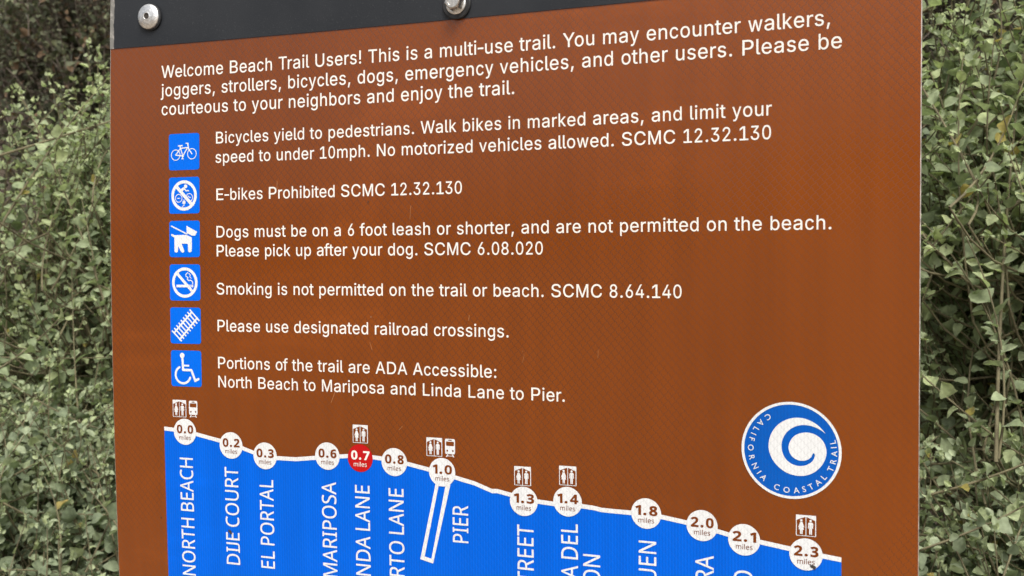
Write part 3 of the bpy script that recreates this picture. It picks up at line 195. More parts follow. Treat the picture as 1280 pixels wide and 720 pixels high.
def fatten(c, d):
    """move an outline out by d to make the letter a little heavier"""
    n, out = len(c), []
    for i in range(n):
        (ax, ay), (bx, by), (cx, cy) = c[i-1], c[i], c[(i+1) % n]
        l1, l2 = math.hypot(bx-ax, by-ay) or 1, math.hypot(cx-bx, cy-by) or 1
        n1 = ((by-ay)/l1, -(bx-ax)/l1); n2 = ((cy-by)/l2, -(cx-bx)/l2)
        k = 1 + n1[0]*n2[0] + n1[1]*n2[1]
        k = max(k, 0.5)
        out.append((bx + FSIGN*d*(n1[0]+n2[0])/k + 1e-7*i, by + FSIGN*d*(n1[1]+n2[1])/k))
    return out
FSIGN = 1.0
def glyph(font, ch, light=False):
    k = (font, ch, light)
    if k not in _cache:
        global FSIGN
        adv, P_ = GLYPHS[font][ch]
        cs = [[(x/1000.0, y/1000.0) for x, y in zip(c[0::2], c[1::2])] for c in P_]
        big = max(cs, key=lambda c: abs(area(c)))
        FSIGN = 1.0 if area(big) > 0 else -1.0
        _cache[k] = (adv/1000.0, fill([fatten(c, 0.0 if light else WEIGHT[font]) for c in cs]))
    return _cache[k]

# ------------------------------------------------------------------ materials
def nodes_of(name):
    m = bpy.data.materials.new(name)
    m.use_nodes = True
    return m, m.node_tree, m.node_tree.nodes['Principled BSDF']

def math_(t, op, a, b=None, c=None):
    n = t.nodes.new('ShaderNodeMath')
    n.operation = op
    for i, x in enumerate((a, b, c)):
        if x is None: continue
        if isinstance(x, (int, float)): n.inputs[i].default_value = x
        else: t.links.new(x, n.inputs[i])
    return n.outputs[0]

def mixc(t, f, a, b, mode='MIX'):
    n = t.nodes.new('ShaderNodeMix')
    n.data_type = 'RGBA'
    n.blend_type = mode
    for s, x in ((n.inputs[0], f), (n.inputs[6], a), (n.inputs[7], b)):
        if isinstance(x, (int, float)): s.default_value = x
        elif isinstance(x, tuple): s.default_value = (*x, 1.0)
        else: t.links.new(x, s)
    return n.outputs[2]

def noise(t, co_, scale, detail=3.0, rough=0.55):
    n = t.nodes.new('ShaderNodeTexNoise')
    n.inputs['Scale'].default_value = scale
    n.inputs['Detail'].default_value = detail
    n.inputs['Roughness'].default_value = rough
    t.links.new(co_, n.inputs['Vector'])
    return n.outputs['Fac']

def maprange(t, x, a, b, c=0.0, d=1.0):
    n = t.nodes.new('ShaderNodeMapRange')
    n.interpolation_type = 'SMOOTHSTEP'
    t.links.new(x, n.inputs['Value'])
    for i, q in zip((1, 2, 3, 4), (a, b, c, d)): n.inputs[i].default_value = q
    return n.outputs[0]

def mapping(t, co_, scale=(1, 1, 1), rot=(0, 0, 0)):
    n = t.nodes.new('ShaderNodeMapping')
    n.inputs['Scale'].default_value = scale
    n.inputs['Rotation'].default_value = rot
    t.links.new(co_, n.inputs['Vector'])
    return n.outputs[0]

def sheeting(name, base, cell=0.12, streak=0.12, rib=0.05, coat=0.6, speck=True, fade=None, line_dark=0.86, metal=0.0, smear=0.0):
    """prismatic reflective sheeting: a fine scale-shaped lattice under a clear glossy face"""
    m, t, b = nodes_of(name)
    tc = t.nodes.new('ShaderNodeTexCoord').outputs['Object']
    sp = t.nodes.new('ShaderNodeSeparateXYZ')
    t.links.new(tc, sp.inputs[0])
    x = math_(t, 'MULTIPLY', sp.outputs[0], 1/0.0056)
    z = math_(t, 'MULTIPLY', sp.outputs[2], 1/0.0062)
    zz = math_(t, 'MULTIPLY', math_(t, 'SINE', math_(t, 'MULTIPLY', z, 4*math.pi)), 0.075)
    a = math_(t, 'ADD', math_(t, 'ADD', x, z), zz)
    c = math_(t, 'ADD', math_(t, 'SUBTRACT', x, z), zz)
    def line(q):
        f = math_(t, 'FRACT', q)
        d = math_(t, 'MINIMUM', f, math_(t, 'SUBTRACT', 1.0, f))
        return maprange(t, d, 0.025, 0.11, 1.0, 0.0)
    ln = math_(t, 'MAXIMUM', line(a), line(c))
    # worn areas where the lattice shows more or less
    big = noise(t, mapping(t, tc, (3, 3, 3)), 1.0, 2)
    vis = maprange(t, big, 0.3, 0.7, 0.7, 1.0)
    ln = math_(t, 'MULTIPLY', ln, vis)
    st = noise(t, mapping(t, tc, (70, 70, 3.0)), 1.0, 3)
    bl = noise(t, mapping(t, tc, (6, 6, 5)), 1.0, 4)
    gr = noise(t, tc, 2200.0, 1)
    rb = math_(t, 'SINE', math_(t, 'MULTIPLY', sp.outputs[0], 2*math.pi/0.0021))
    v = math_(t, 'MULTIPLY_ADD', maprange(t, st, 0.3, 0.7), streak, 1.0 - streak/2)
    v = math_(t, 'MULTIPLY', v, math_(t, 'MULTIPLY_ADD', maprange(t, bl, 0.3, 0.7), streak*0.9, 1.0 - streak*0.45))
    if smear:                                        # wiped dust and run marks
        s1 = noise(t, mapping(t, tc, (9, 9, 38), (0, R(24), 0)), 1.0, 5, 0.65)
        s2 = noise(t, mapping(t, tc, (5, 5, 5)), 1.0, 2)
        v = math_(t, 'MULTIPLY', v, math_(t, 'MULTIPLY_ADD', math_(t, 'MULTIPLY', maprange(t, s1, 0.48, 0.78), maprange(t, s2, 0.42, 0.62)), smear, 1.0))
    v = math_(t, 'MULTIPLY', v, math_(t, 'MULTIPLY_ADD', gr, 0.16, 0.92))
    v = math_(t, 'MULTIPLY', v, math_(t, 'MULTIPLY_ADD', rb, rib, 1.0))
    v = math_(t, 'MULTIPLY', v, math_(t, 'SUBTRACT', 1.0, math_(t, 'MULTIPLY', ln, 1.0 - line_dark)))
    hv = t.nodes.new('ShaderNodeHueSaturation')
    t.links.new(v, hv.inputs['Value'])
    if fade is None: hv.inputs['Color'].default_value = (*base, 1)
    else:
        t.links.new(mixc(t, maprange(t, noise(t, mapping(t, tc, (2.2, 2, 1.6)), 1.0, 3), 0.35, 0.7), base, fade), hv.inputs['Color'])
    col = hv.outputs[0]
    if speck:
        vo = t.nodes.new('ShaderNodeTexVoronoi')
        vo.inputs['Scale'].default_value = 42.0
        vo.inputs['Randomness'].default_value = 1.0
        t.links.new(tc, vo.inputs['Vector'])
        wn = t.nodes.new('ShaderNodeSeparateColor')
        t.links.new(vo.outputs['Color'], wn.inputs[0])
        rad = maprange(t, wn.outputs[0], 0.80, 1.0, 0.0, 0.034)
        d = math_(t, 'LESS_THAN', vo.outputs['Distance'], rad)
        tone = mixc(t, math_(t, 'GREATER_THAN', wn.outputs[1], 0.66), (0.035, 0.022, 0.014), (0.42, 0.30, 0.2))
        col = mixc(t, math_(t, 'MULTIPLY', d, 0.7), col, tone)
    t.links.new(col, b.inputs['Base Color'])
    b.inputs['Metallic'].default_value = metal      # colour film over bright prisms: a tinted, broad mirror
    b.inputs['Roughness'].default_value = 0.5
    b.inputs['Specular IOR Level'].default_value = 0.04
    b.inputs['Coat Weight'].default_value = coat
    rr = maprange(t, noise(t, mapping(t, tc, (9, 9, 9)), 1.0, 4), 0.3, 0.7, 0.07, 0.17)
    t.links.new(math_(t, 'MULTIPLY_ADD', ln, 0.10, rr), b.inputs['Coat Roughness'])
    t.links.new(math_(t, 'MULTIPLY_ADD', ln, -0.28 if metal else -0.05, 0.5), b.inputs['Roughness'])
    t.links.new(math_(t, 'MULTIPLY_ADD', ln, 0.6 if metal else 0.05, 0.02), b.inputs['Specular IOR Level'])
    b.inputs['Coat IOR'].default_value = 1.5
    bp = t.nodes.new('ShaderNodeBump')
    bp.inputs['Strength'].default_value = cell
    bp.inputs['Distance'].default_value = 0.0006
    t.links.new(math_(t, 'MULTIPLY_ADD', ln, -1.0, math_(t, 'MULTIPLY', gr, 0.35)), bp.inputs['Height'])
    t.links.new(bp.outputs[0], b.inputs['Normal'])
    t.links.new(bp.outputs[0], b.inputs['Coat Normal'])
    return m

M_BROWN = sheeting('brown_sheeting', (0.196, 0.0425, 0.0022), cell=0.05, coat=0.80, fade=(0.242, 0.055, 0.0034), line_dark=0.74, metal=0.40, smear=0.22, streak=0.09, rib=0.0)
M_BLUE = sheeting('blue_sheeting', (0.0002, 0.100, 0.575), streak=0.10, rib=0.07, speck=False, coat=0.18, smear=0.15, line_dark=0.985)
M_PLATEBLUE = sheeting('pictogram_blue', (0.0002, 0.118, 0.645), streak=0.05, rib=0.02, speck=False, coat=0.18, line_dark=0.97)
M_EMBLUE = sheeting('emblem_blue', (0.0006, 0.084, 0.40), streak=0.08, rib=0.05, speck=False, coat=0.35, line_dark=0.94)
M_WHITE = sheeting('white_sheeting', (0.66, 0.668, 0.668), streak=0.06, rib=0.04, speck=False, coat=0.3, line_dark=0.86)
M_TEXT = sheeting('white_lettering', (0.74, 0.715, 0.66), streak=0.04, rib=0.0, speck=False, coat=0.3, line_dark=0.96)
M_RED = sheeting('red_sheeting', (0.43, 0.007, 0.008), streak=0.06, rib=0.04, speck=False, coat=0.3, line_dark=0.92)
M_PRINT = sheeting('brown_print', (0.16, 0.037, 0.005), streak=0.04, rib=0.0, speck=False, coat=0.3, line_dark=0.97)
M_SCRATCH = sheeting('pale_scratch', (0.34, 0.14, 0.055), streak=0.1, rib=0.0, speck=False, coat=0.1)

def metal(name, col, rough, bump=0.1, scale=300.0, metallic=1.0):
    m, t, b = nodes_of(name)
    tc = t.nodes.new('ShaderNodeTexCoord').outputs['Object']
    n = noise(t, tc, scale, 4)
    b.inputs['Metallic'].default_value = metallic
    t.links.new(mixc(t, maprange(t, n, 0.35, 0.7), col, tuple(c*0.72 for c in col)), b.inputs['Base Color'])
    t.links.new(maprange(t, noise(t, tc, scale*0.4, 3), 0.3, 0.7, rough*0.75, rough*1.4), b.inputs['Roughness'])
    bp = t.nodes.new('ShaderNodeBump')
    bp.inputs['Strength'].default_value = bump
    bp.inputs['Distance'].default_value = 0.0006
    t.links.new(n, bp.inputs['Height'])
    t.links.new(bp.outputs[0], b.inputs['Normal'])
    return m
M_ALU = metal('bare_aluminium', (0.72, 0.66, 0.60), 0.42)
M_STEEL = metal('stainless_steel', (0.86, 0.85, 0.83), 0.34, 0.45, 520.0)
M_STEEL2 = metal('brushed_steel', (0.62, 0.59, 0.55), 0.30, 0.2, 420.0)
M_RUBBER = metal('black_rubber', (0.012, 0.012, 0.013), 0.5, 0.1, 300.0, 0.0)
M_SOCKET = metal('hole_shade_and_dirt', (0.055, 0.045, 0.038), 0.6, 0.1, 300.0, 0.3)  # dark tone painted as shade in the bolt hole; also colours the dirt spots

def header_mat():
    m, t, b = nodes_of('charcoal_coating')
    tc = t.nodes.new('ShaderNodeTexCoord').outputs['Object']
    sp = t.nodes.new('ShaderNodeSeparateXYZ')
    t.links.new(tc, sp.inputs[0])
    n1 = noise(t, tc, 14.0, 5)
    n2 = noise(t, tc, 900.0, 2)
    col = mixc(t, maprange(t, n1, 0.3, 0.7), (0.015, 0.017, 0.0205), (0.022, 0.024, 0.0275))
    col = mixc(t, maprange(t, n2, 0.62, 0.80, 0, 0.45), col, (0.10, 0.10, 0.10))
    # coating rubbed thin along the left edge
    edge = math_(t, 'ADD', sp.outputs[0], math_(t, 'MULTIPLY', noise(t, mapping(t, tc, (60, 60, 60)), 1.0, 4), 0.0040))
    wear = maprange(t, edge, -0.30005, -0.29905, 1.0, 0.0)
    col = mixc(t, wear, col, mixc(t, maprange(t, noise(t, tc, 160.0, 3), 0.45, 0.65), (0.17, 0.165, 0.15), (0.34, 0.32, 0.29)))
    # a few pale nicks and dark spots
    vo = t.nodes.new('ShaderNodeTexVoronoi')
    vo.inputs['Scale'].default_value = 34.0
    t.links.new(mapping(t, tc, (1, 1, 0.6)), vo.inputs['Vector'])
    s2 = t.nodes.new('ShaderNodeSeparateColor')
    t.links.new(vo.outputs['Color'], s2.inputs[0])
    d = math_(t, 'LESS_THAN', vo.outputs['Distance'], maprange(t, s2.outputs[0], 0.7, 1.0, 0.0, 0.030))
    col = mixc(t, math_(t, 'MULTIPLY', d, 0.8), col, mixc(t, math_(t, 'GREATER_THAN', s2.outputs[1], 0.6), (0.02, 0.02, 0.02), (0.38, 0.36, 0.33)))
    t.links.new(col, b.inputs['Base Color'])
    b.inputs['Roughness'].default_value = 0.48
    b.inputs['Specular IOR Level'].default_value = 0.22
    bp = t.nodes.new('ShaderNodeBump')
    bp.inputs['Strength'].default_value = 0.25
    bp.inputs['Distance'].default_value = 0.0004
    t.links.new(n2, bp.inputs['Height'])
    t.links.new(bp.outputs[0], b.inputs['Normal'])
    return m
M_HEAD = header_mat()

def wood_mat():
    m, t, b = nodes_of('weathered_timber')
    tc = t.nodes.new('ShaderNodeTexCoord').outputs['Object']
    n = noise(t, mapping(t, tc, (40, 40, 3)), 1.0, 5)
    t.links.new(mixc(t, maprange(t, n, 0.3, 0.7), (0.10, 0.075, 0.052), (0.20, 0.165, 0.125)), b.inputs['Base Color'])
    b.inputs['Roughness'].default_value = 0.8
    bp = t.nodes.new('ShaderNodeBump')
    bp.inputs['Strength'].default_value = 0.5
    bp.inputs['Distance'].default_value = 0.003
    t.links.new(n, bp.inputs['Height'])
    t.links.new(bp.outputs[0], b.inputs['Normal'])
    return m
M_WOOD = wood_mat()

def leaf_mat(name, dark, mid, light, young, dry, trans=0.42):
    """colour follows each leaf's own age attribute: old, mature, pale, young shoot, dry"""
    m, t, b = nodes_of(name)
    at = t.nodes.new('ShaderNodeAttribute')
    at.attribute_name = 'age'
    rp = t.nodes.new('ShaderNodeValToRGB')
    el = rp.color_ramp.elements
    el[0].position = 0.0; el[0].color = (*dark, 1)
    el[1].position = 0.35; el[1].color = (*mid, 1)
    for p_, c_ in ((0.62, light), (0.86, young), (0.93, young), (0.955, dry), (1.0, dry)):
        e = el.new(p_); e.color = (*c_, 1)
    t.links.new(at.outputs['Fac'], rp.inputs[0])
    tc = t.nodes.new('ShaderNodeTexCoord').outputs['Object']
    n = noise(t, tc, 130.0, 3)
    hv = t.nodes.new('ShaderNodeHueSaturation')
    t.links.new(rp.outputs[0], hv.inputs['Color'])
    t.links.new(maprange(t, n, 0.25, 0.75, 0.72, 1.25), hv.inputs['Value'])
    col = hv.outputs[0]
    t.links.new(col, b.inputs['Base Color'])
    b.inputs['Roughness'].default_value = 0.6
    b.inputs['Specular IOR Level'].default_value = 0.3
    b.inputs['Sheen Weight'].default_value = 0.15
    bp = t.nodes.new('ShaderNodeBump')
    bp.inputs['Strength'].default_value = 0.4
    bp.inputs['Distance'].default_value = 0.002
    t.links.new(n, bp.inputs['Height'])
    t.links.new(bp.outputs[0], b.inputs['Normal'])
    tr = t.nodes.new('ShaderNodeBsdfTranslucent')
    t.links.new(mixc(t, 1.0, col, (0.90, 1.0, 0.68), 'MULTIPLY'), tr.inputs[0])
    mx = t.nodes.new('ShaderNodeMixShader')
    mx.inputs[0].default_value = trans
    t.links.new(b.outputs[0], mx.inputs[1])
    t.links.new(tr.outputs[0], mx.inputs[2])
    t.links.new(mx.outputs[0], t.nodes['Material Output'].inputs[0])
    return m
M_LEAF = leaf_mat('sage_leaves', (0.152, 0.190, 0.100), (0.28, 0.335, 0.182), (0.42, 0.48, 0.285), (0.49, 0.55, 0.275), (0.36, 0.30, 0.08))
M_LEAF2 = leaf_mat('grey_sage_leaves', (0.145, 0.18, 0.104), (0.265, 0.315, 0.195), (0.40, 0.455, 0.29), (0.46, 0.52, 0.275), (0.34, 0.27, 0.08))
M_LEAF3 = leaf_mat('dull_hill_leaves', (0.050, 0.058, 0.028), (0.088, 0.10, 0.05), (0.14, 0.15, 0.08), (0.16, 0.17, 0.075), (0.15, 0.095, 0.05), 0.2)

def simple(name, a, bcol, scale, rough=0.85, stretch=(1, 1, 1), bump=0.5, dist=0.004):
    m, t, b = nodes_of(name)
    tc = t.nodes.new('ShaderNodeTexCoord').outputs['Object']
    n = noise(t, mapping(t, tc, stretch), scale, 6, 0.6)
    t.links.new(mixc(t, maprange(t, n, 0.3, 0.7), a, bcol), b.inputs['Base Color'])
    b.inputs['Roughness'].default_value = rough
    bp = t.nodes.new('ShaderNodeBump')
    bp.inputs['Strength'].default_value = bump
    bp.inputs['Distance'].default_value = dist
    t.links.new(n, bp.inputs['Height'])
    t.links.new(bp.outputs[0], b.inputs['Normal'])
    return m
M_TWIG = simple('tan_twigs', (0.09, 0.075, 0.04), (0.17, 0.15, 0.08), 60.0)
M_TWIG2 = simple('dead_twigs', (0.055, 0.042, 0.030), (0.12, 0.095, 0.07), 50.0)
M_SOIL = simple('bluff_soil', (0.030, 0.022, 0.015), (0.075, 0.056, 0.038), 3.0, 0.95, dist=0.05)
M_SAND = simple('dirt_ground', (0.15, 0.115, 0.08), (0.24, 0.19, 0.14), 2.5, 0.95, dist=0.02)
M_TRAIL = simple('crushed_granite', (0.20, 0.165, 0.125), (0.31, 0.26, 0.20), 40.0, 0.95, dist=0.004)
M_THATCH = simple('dry_thatch', (0.09, 0.075, 0.055), (0.20, 0.17, 0.125), 30.0, 0.9)

# ------------------------------------------------------------------ ground
def sheet(x0, y0, x1, y1, nx, ny, z):
    V = [(x0 + (x1-x0)*i/nx, y0 + (y1-y0)*j/ny, z(x0 + (x1-x0)*i/nx, y0 + (y1-y0)*j/ny)) for j in range(ny+1) for i in range(nx+1)]
    F = [(j*(nx+1)+i, j*(nx+1)+i+1, (j+1)*(nx+1)+i+1, (j+1)*(nx+1)+i) for j in range(ny) for i in range(nx)]
    return mesh(V, F)
tag(link('ground', sheet(-600, -600, 600, 600, 12, 12, lambda x, y: 0.0), M_SAND), kind='structure')
tag(link('path', sheet(-40, -4.2, 40, -0.35, 40, 4, lambda x, y: 0.004), M_TRAIL), kind='structure')
def bluff(x, y):
    d = max(0.0, y - 1.5)
    return -0.05 + min(d*1.45, 3.0 + d*0.55) + (0.10*math.sin(3.1*x + 1.7*y) + 0.07*math.sin(7.3*x - 4.1*y)) * min(1, d*2)
tag(link('hillside', sheet(-9, 1.45, 9, 8.5, 150, 60, bluff), M_SOIL, smooth=True), kind='structure')

# ------------------------------------------------------------------ the sign
SIGN = empty('trail_sign', (0, 0.03, 0))
tag(SIGN, 'brown trail sign with white rules, blue pictograms and blue route map below dark header', 'sign')
UL, UR, VB, VT = -0.305, 0.305, -0.52, 0.3385

def panel(u0, u1, v0, v1, lift, thick, nu=40, nv=60):
    """a thin sheet of metal or film, following the bow of the sign"""
    us = [u0 + (u1-u0)*i/nu for i in range(nu+1)]
    vv = [v0 + (v1-v0)*j/nv for j in range(nv+1)]
    V = [P(u, v, lift) for v in vv for u in us]
    n = len(V)
    F = [(j*(nu+1)+i, j*(nu+1)+i+1, (j+1)*(nu+1)+i+1, (j+1)*(nu+1)+i) for j in range(nv) for i in range(nu)]
    if thick:
        V += [P(u, v, lift - thick) for v in vv for u in us]
        F += [tuple(n + k for k in f[::-1]) for f in F]
        rim = [i for i in range(nu+1)] + [j*(nu+1)+nu for j in range(1, nv+1)] + [nv*(nu+1)+i for i in range(nu-1, -1, -1)] + [j*(nu+1) for j in range(nv-1, 0, -1)]
        for a, b in zip(rim, rim[1:] + rim[:1]):
            F.append((a, n + a, n + b, b))
    return mesh(V, F)

link('sign_plate', panel(UL - 0.0006, UR + 0.0006, VB - 0.0006, 0.43, -0.0004, 0.0026), M_ALU, SIGN)
film = panel(UL, UR, VB, VT, 0.0, 0.0003)
film.materials.clear()
FILM = link('brown_sheet', film, M_BROWN, SIGN)
link('header_panel', panel(UL - 0.0003, UR + 0.0003, VT - 0.0002, 0.43, 0.0006, 0.0009, 40, 10), M_HEAD, SIGN)

# ---- posts and bolts
def box(x0, y0, z0, x1, y1, z1, bev=0.004):
    import bmesh
    bm = bmesh.new()
    bmesh.ops.create_cube(bm, size=1.0)
    for v in bm.verts:
        v.co = Vector((x0 + (v.co.x+.5)*(x1-x0), y0 + (v.co.y+.5)*(y1-y0), z0 + (v.co.z+.5)*(z1-z0)))
    bmesh.ops.bevel(bm, geom=bm.edges[:], offset=bev, segments=2, affect='EDGES')
    me = bpy.data.meshes.new('box')
    bm.to_mesh(me); bm.free()
    return me
link('post', box(-0.19, 0.022, -0.3, -0.10, 0.112, H0 + 0.42), M_WOOD, SIGN)
link('post', box(0.10, 0.022, -0.3, 0.19, 0.112, H0 + 0.42), M_WOOD, SIGN)
link('rail', box(-0.295, 0.0045, H0 + 0.335, 0.295, 0.0215, H0 + 0.385, 0.002), M_ALU, SIGN)

def lathe(prof, u, v, lift, n=48, hexa=None):
    """profile (radius, height out of the face) turned about an axis at right angles to the sign"""
    V, F = [], []
    bx, by, bz = P(u, v, lift)
    for r, h in prof:
        for k in range(n):
            a = 2*math.pi*k/n
            rr = r
            V.append((bx + rr*math.cos(a), by - h, bz + rr*math.sin(a)))
    for i in range(len(prof)-1):
        for k in range(n):
            F.append((i*n+k, i*n+(k+1) % n, (i+1)*n+(k+1) % n, (i+1)*n+k))
    if prof[-1][0] > 0: F.append(tuple((len(prof)-1)*n + k for k in range(n)))
    me = mesh(V, F)
    return me
def dome(r, h, hole):
    p = [(r, 0.0), (r, 0.0009)]
    for i in range(1, 12):
        a = i/11*math.pi/2
        x = r*math.cos(a)
        if x < hole: break
        p.append((x, 0.0009 + h*math.sin(a)))
    p += [(hole, p[-1][1] + 0.0001), (hole*0.93, p[-1][1] - 0.0003), (hole*0.92, p[-1][1] - 0.0022)]
    return p
b = link('bolt', lathe(dome(0.0099, 0.0029, 0.0026), -0.2664, 0.3609, 0.0026), M_STEEL, SIGN, True)
b['label'] = 'round domed bolt with a small hole in its centre'
link('washer', lathe([(0.0106, 0), (0.0106, 0.0010), (0.0100, 0.0012), (0.0, 0.0012)], -0.2661, 0.3607, 0.0014), M_RUBBER, b)
link('socket', lathe([(0.0023, 0), (0.0, 0.0001)], -0.2664, 0.3609, 0.0055), M_SOCKET, b)  # dark disc inside the hole, its colour standing in for shade
HB = (-0.0024, 0.3487)
def hexhead(r, h, u, v, lift, rot=12.0):
    V, F = [], []
    bx, by, bz = P(u, v, lift)
    rings = [(1.0, 0), (1.0, h*0.86), (0.93, h*0.95), (0.84, h), (0.62, h), (0.58, h*0.93), (0.0, h*0.93)]
    n = 24
    for f, hh in rings:
        for k in range(n):
            a = 2*math.pi*k/n + R(rot)
            loc = ((a - R(rot)) % (math.pi/3)) - math.pi/6
            hexr = r*math.cos(math.pi/6)/math.cos(loc)
            rr = hexr*f if f >= 0.93 else r*math.cos(math.pi/6)*f
            V.append((bx + rr*math.cos(a), by - hh, bz + rr*math.sin(a)))
    for i in range(len(rings)-1):
        for k in range(n):
            F.append((i*n+k, i*n+(k+1) % n, (i+1)*n+(k+1) % n, (i+1)*n+k))
    return mesh(V, F)
hb = link('bolt', hexhead(0.0064, 0.0078, HB[0] + 0.0006, HB[1] + 0.0002, 0.0040), M_STEEL2, SIGN)
hb['label'] = 'hexagon headed bolt with flange and wide black washer'
link('flange', lathe([(0.0077, 0), (0.0078, 0.0006), (0.0074, 0.0010), (0.0063, 0.0013), (0.0, 0.0013)], *HB, 0.0029), M_STEEL, hb, True)
link('washer', lathe([(0.0108, 0), (0.0108, 0.0010), (0.0102, 0.0014), (0.0, 0.0014)], HB[0] + 0.0001, HB[1] - 0.0002, 0.00155, 48), M_RUBBER, hb)

# ---- lettering
HV = dict(zip('ABCDEFGHIJKLMNOPQRSTUVWXYZ', [667,667,722,722,667,611,778,722,278,500,667,556,833,722,778,667,778,722,667,611,722,667,944,667,667,611]))
HV.update(dict(zip('abcdefghijklmnopqrstuvwxyz', [556,556,500,556,556,278,556,556,222,222,500,222,833,556,556,556,556,333,500,278,556,500,722,500,500,500])))
HV.update({c: 556 for c in '0123456789'})
HV.update({' ': 278, '!': 278, ',': 278, '.': 278, ':': 278, '-': 333})
KERN = {'Tr': -60, 'We': -30, 'Wa': -30, 'Yo': -80, 'r.': -40, 'y.': -50, 'AD': 0}
CAPI = 0.509
def sans(art, text, u0, u1, v, cap):
    """a line of plain sans serif capitals and small letters from u0 to u1 on baseline v"""
    em = cap/0.718
    nat = (sum(HV[c] for c in text) + sum(KERN.get(text[i:i+2], 0) for i in range(len(text)-1)))*em/1000 - 0.085*em
    tr = (u1 - u0 - nat)/(len(text) - 1)
    x = u0 - 0.03*em
    s = cap/CAPI
    for i, c in enumerate(text):
        wdt = HV[c]*em/1000
        if c != ' ':
            adv, VF = glyph('I', c)
            narrow = c in 'il.,!:jtfr-1'
            sx = s if narrow else s*min(1.12, max(0.86, wdt/(adv*s)))
            off = x + (wdt - adv*sx)/2
            art.add(VF, lambda px, py, o=off, k=sx: (o + px*k, v + py*s))
        x += wdt + tr + KERN.get(text[i:i+2], 0)*em/1000

TEXTS = [
 ('white welcome paragraph across the top of the brown sheet', 0.0096, [
  ('Welcome Beach Trail Users! This is a multi-use trail. You may encounter walkers,', 0.2525, 0.3122),
  ('joggers, strollers, bicycles, dogs, emergency vehicles, and other users. Please be', 0.2591, 0.2976),
  ('courteous to your neighbors and enjoy the trail.', 0.0406, 0.2828)]),
 ('two line rule about bicycles yielding to pedestrians', 0.0089, [
  ('Bicycles yield to pedestrians. Walk bikes in marked areas, and limit your', 0.2160, 0.2586),
  ('speed to under 10mph. No motorized vehicles allowed. SCMC 12.32.130', 0.2161, 0.2436)]),
 ('one line rule that prohibits e-bikes', 0.0089, [('E-bikes Prohibited SCMC 12.32.130', 0.0001, 0.2147)]),
 ('two line rule about dogs on a leash', 0.0089, [
  ('Dogs must be on a 6 foot leash or shorter, and are not permitted on the beach.', 0.2534, 0.1857),
  ('Please pick up after your dog. SCMC 6.08.020', 0.0608, 0.1710)]),
 ('one line rule against smoking', 0.0089, [('Smoking is not permitted on the trail or beach. SCMC 8.64.140', 0.1579, 0.1415)]),
 ('one line rule about railroad crossings', 0.0089, [('Please use designated railroad crossings.', 0.0351, 0.1128)]),
 ('two line note about accessible portions of the trail', 0.0089, [
  ('Portions of the trail are ADA Accessible:', 0.0256, 0.0839),
  ('North Beach to Mariposa and Linda Lane to Pier.', 0.0762, 0.0691)])]
for lab, cap, lines in TEXTS:
    a = Art()
    for text, u1, v in lines:
        sans(a, text, -0.2562 if cap > 0.0092 else -0.2067, u1, v, cap)
    a.build('printed_text', M_TEXT, SIGN, 0.00015)['label'] = lab

# ---- the six pictograms
def pictogram(cv, label, shapes):
    cu, s = -0.2353, 0.0281
    a = Art()
    a.add(fill([rrect(-0.5, -0.5, 0.5, 0.5, 0.075)]), lambda x, y: (cu + x*s, cv + y*s*1.015))
    pl = a.build('pictogram', M_PLATEBLUE, SIGN, 0.00015)
    pl['label'] = label
    g = Art()
    for sh in shapes:
        g.add(fill(sh), lambda x, y: (cu + (x-0.5)*s, cv + (y-0.5)*s*1.015))
    g.build('symbol', M_WHITE, pl, 0.0003)
def q(z, x0, x1, y0, y1):
    return lambda *pts: [((x-x0)/(x1-x0), 1 - (y-y0)/(y1-y0)) for x, y in pts]
k = q(0, 68, 293, 73, 345)
rw, fw_ = k((119, 232), (239, 227))
bike = ring(*rw, 0.142, 0.021) + ring(*fw_, 0.142, 0.021)
for pts, w_ in ((((119, 232), (155, 183), (208, 179), (172, 241), (119, 232)), 0.030), (((172, 241), (151, 166)), 0.030), (((140, 164), (168, 163)), 0.036),
                (((239, 227), (216, 190), (207, 150)), 0.030), (((195, 147), (211, 147), (213, 166)), 0.028), (((172, 241), (168, 262)), 0.026), (((164, 262), (176, 262)), 0.022)):
    bike += stroke(k(*pts), w_)
bike += [circle(*k((172, 241))[0], 0.035, n=16)]
pictogram(0.2533, 'blue square with a white bicycle', [bike])
k = q(0, 70, 297, 397, 672)
c0 = (0.497, 0.497)
eb = [ring(*c0, 0.375, 0.085) + stroke([(c0[0]-0.27, c0[1]+0.27), (c0[0]+0.27, c0[1]-0.27)], 0.095, False)]
rider = [circle(*k((195, 466))[0], 0.052, n=20)] + stroke(k((180, 482), (162, 498)), 0.075) + stroke(k((186, 482), (196, 500), (216, 500)), 0.036)
rider2 = ring(*k((143, 556))[0], 0.108, 0.020) + ring(*k((222, 552))[0], 0.108, 0.020) + stroke(k((133, 556), (153, 556)), 0.020) + stroke(k((212, 540), (225, 552), (232, 552)), 0.022)
plug = [ccw(k((172, 578), (192, 578), (194, 594), (186, 602), (178, 602), (170, 594)))] + stroke(k((177, 578), (177, 568)), 0.016) + stroke(k((187, 578), (187, 568)), 0.016) + stroke(k((182, 600), (182, 612), (168, 618)), 0.018)
pictogram(0.2191, 'blue square with a crossed out motor bicycle and rider', [eb[0] + rider + rider2 + plug])
k = q(0, 75, 300, 66, 340)
head = [ccw(k((203, 104), (281, 150), (267, 179), (243, 179), (205, 158)))]
leash = stroke(k((92, 105), (206, 166)), 0.036)
dog = [ccw(k((112, 174), (196, 172), (222, 182), (241, 192), (242, 240), (240, 296), (233, 304), (221, 304), (214, 296), (212, 240), (166, 238), (186, 292), (184, 302), (172, 306), (162, 300), (141, 256), (139, 296), (132, 304), (120, 304), (113, 296), (113, 205)))]
dog += stroke(k((96, 172), (118, 186)), 0.060)
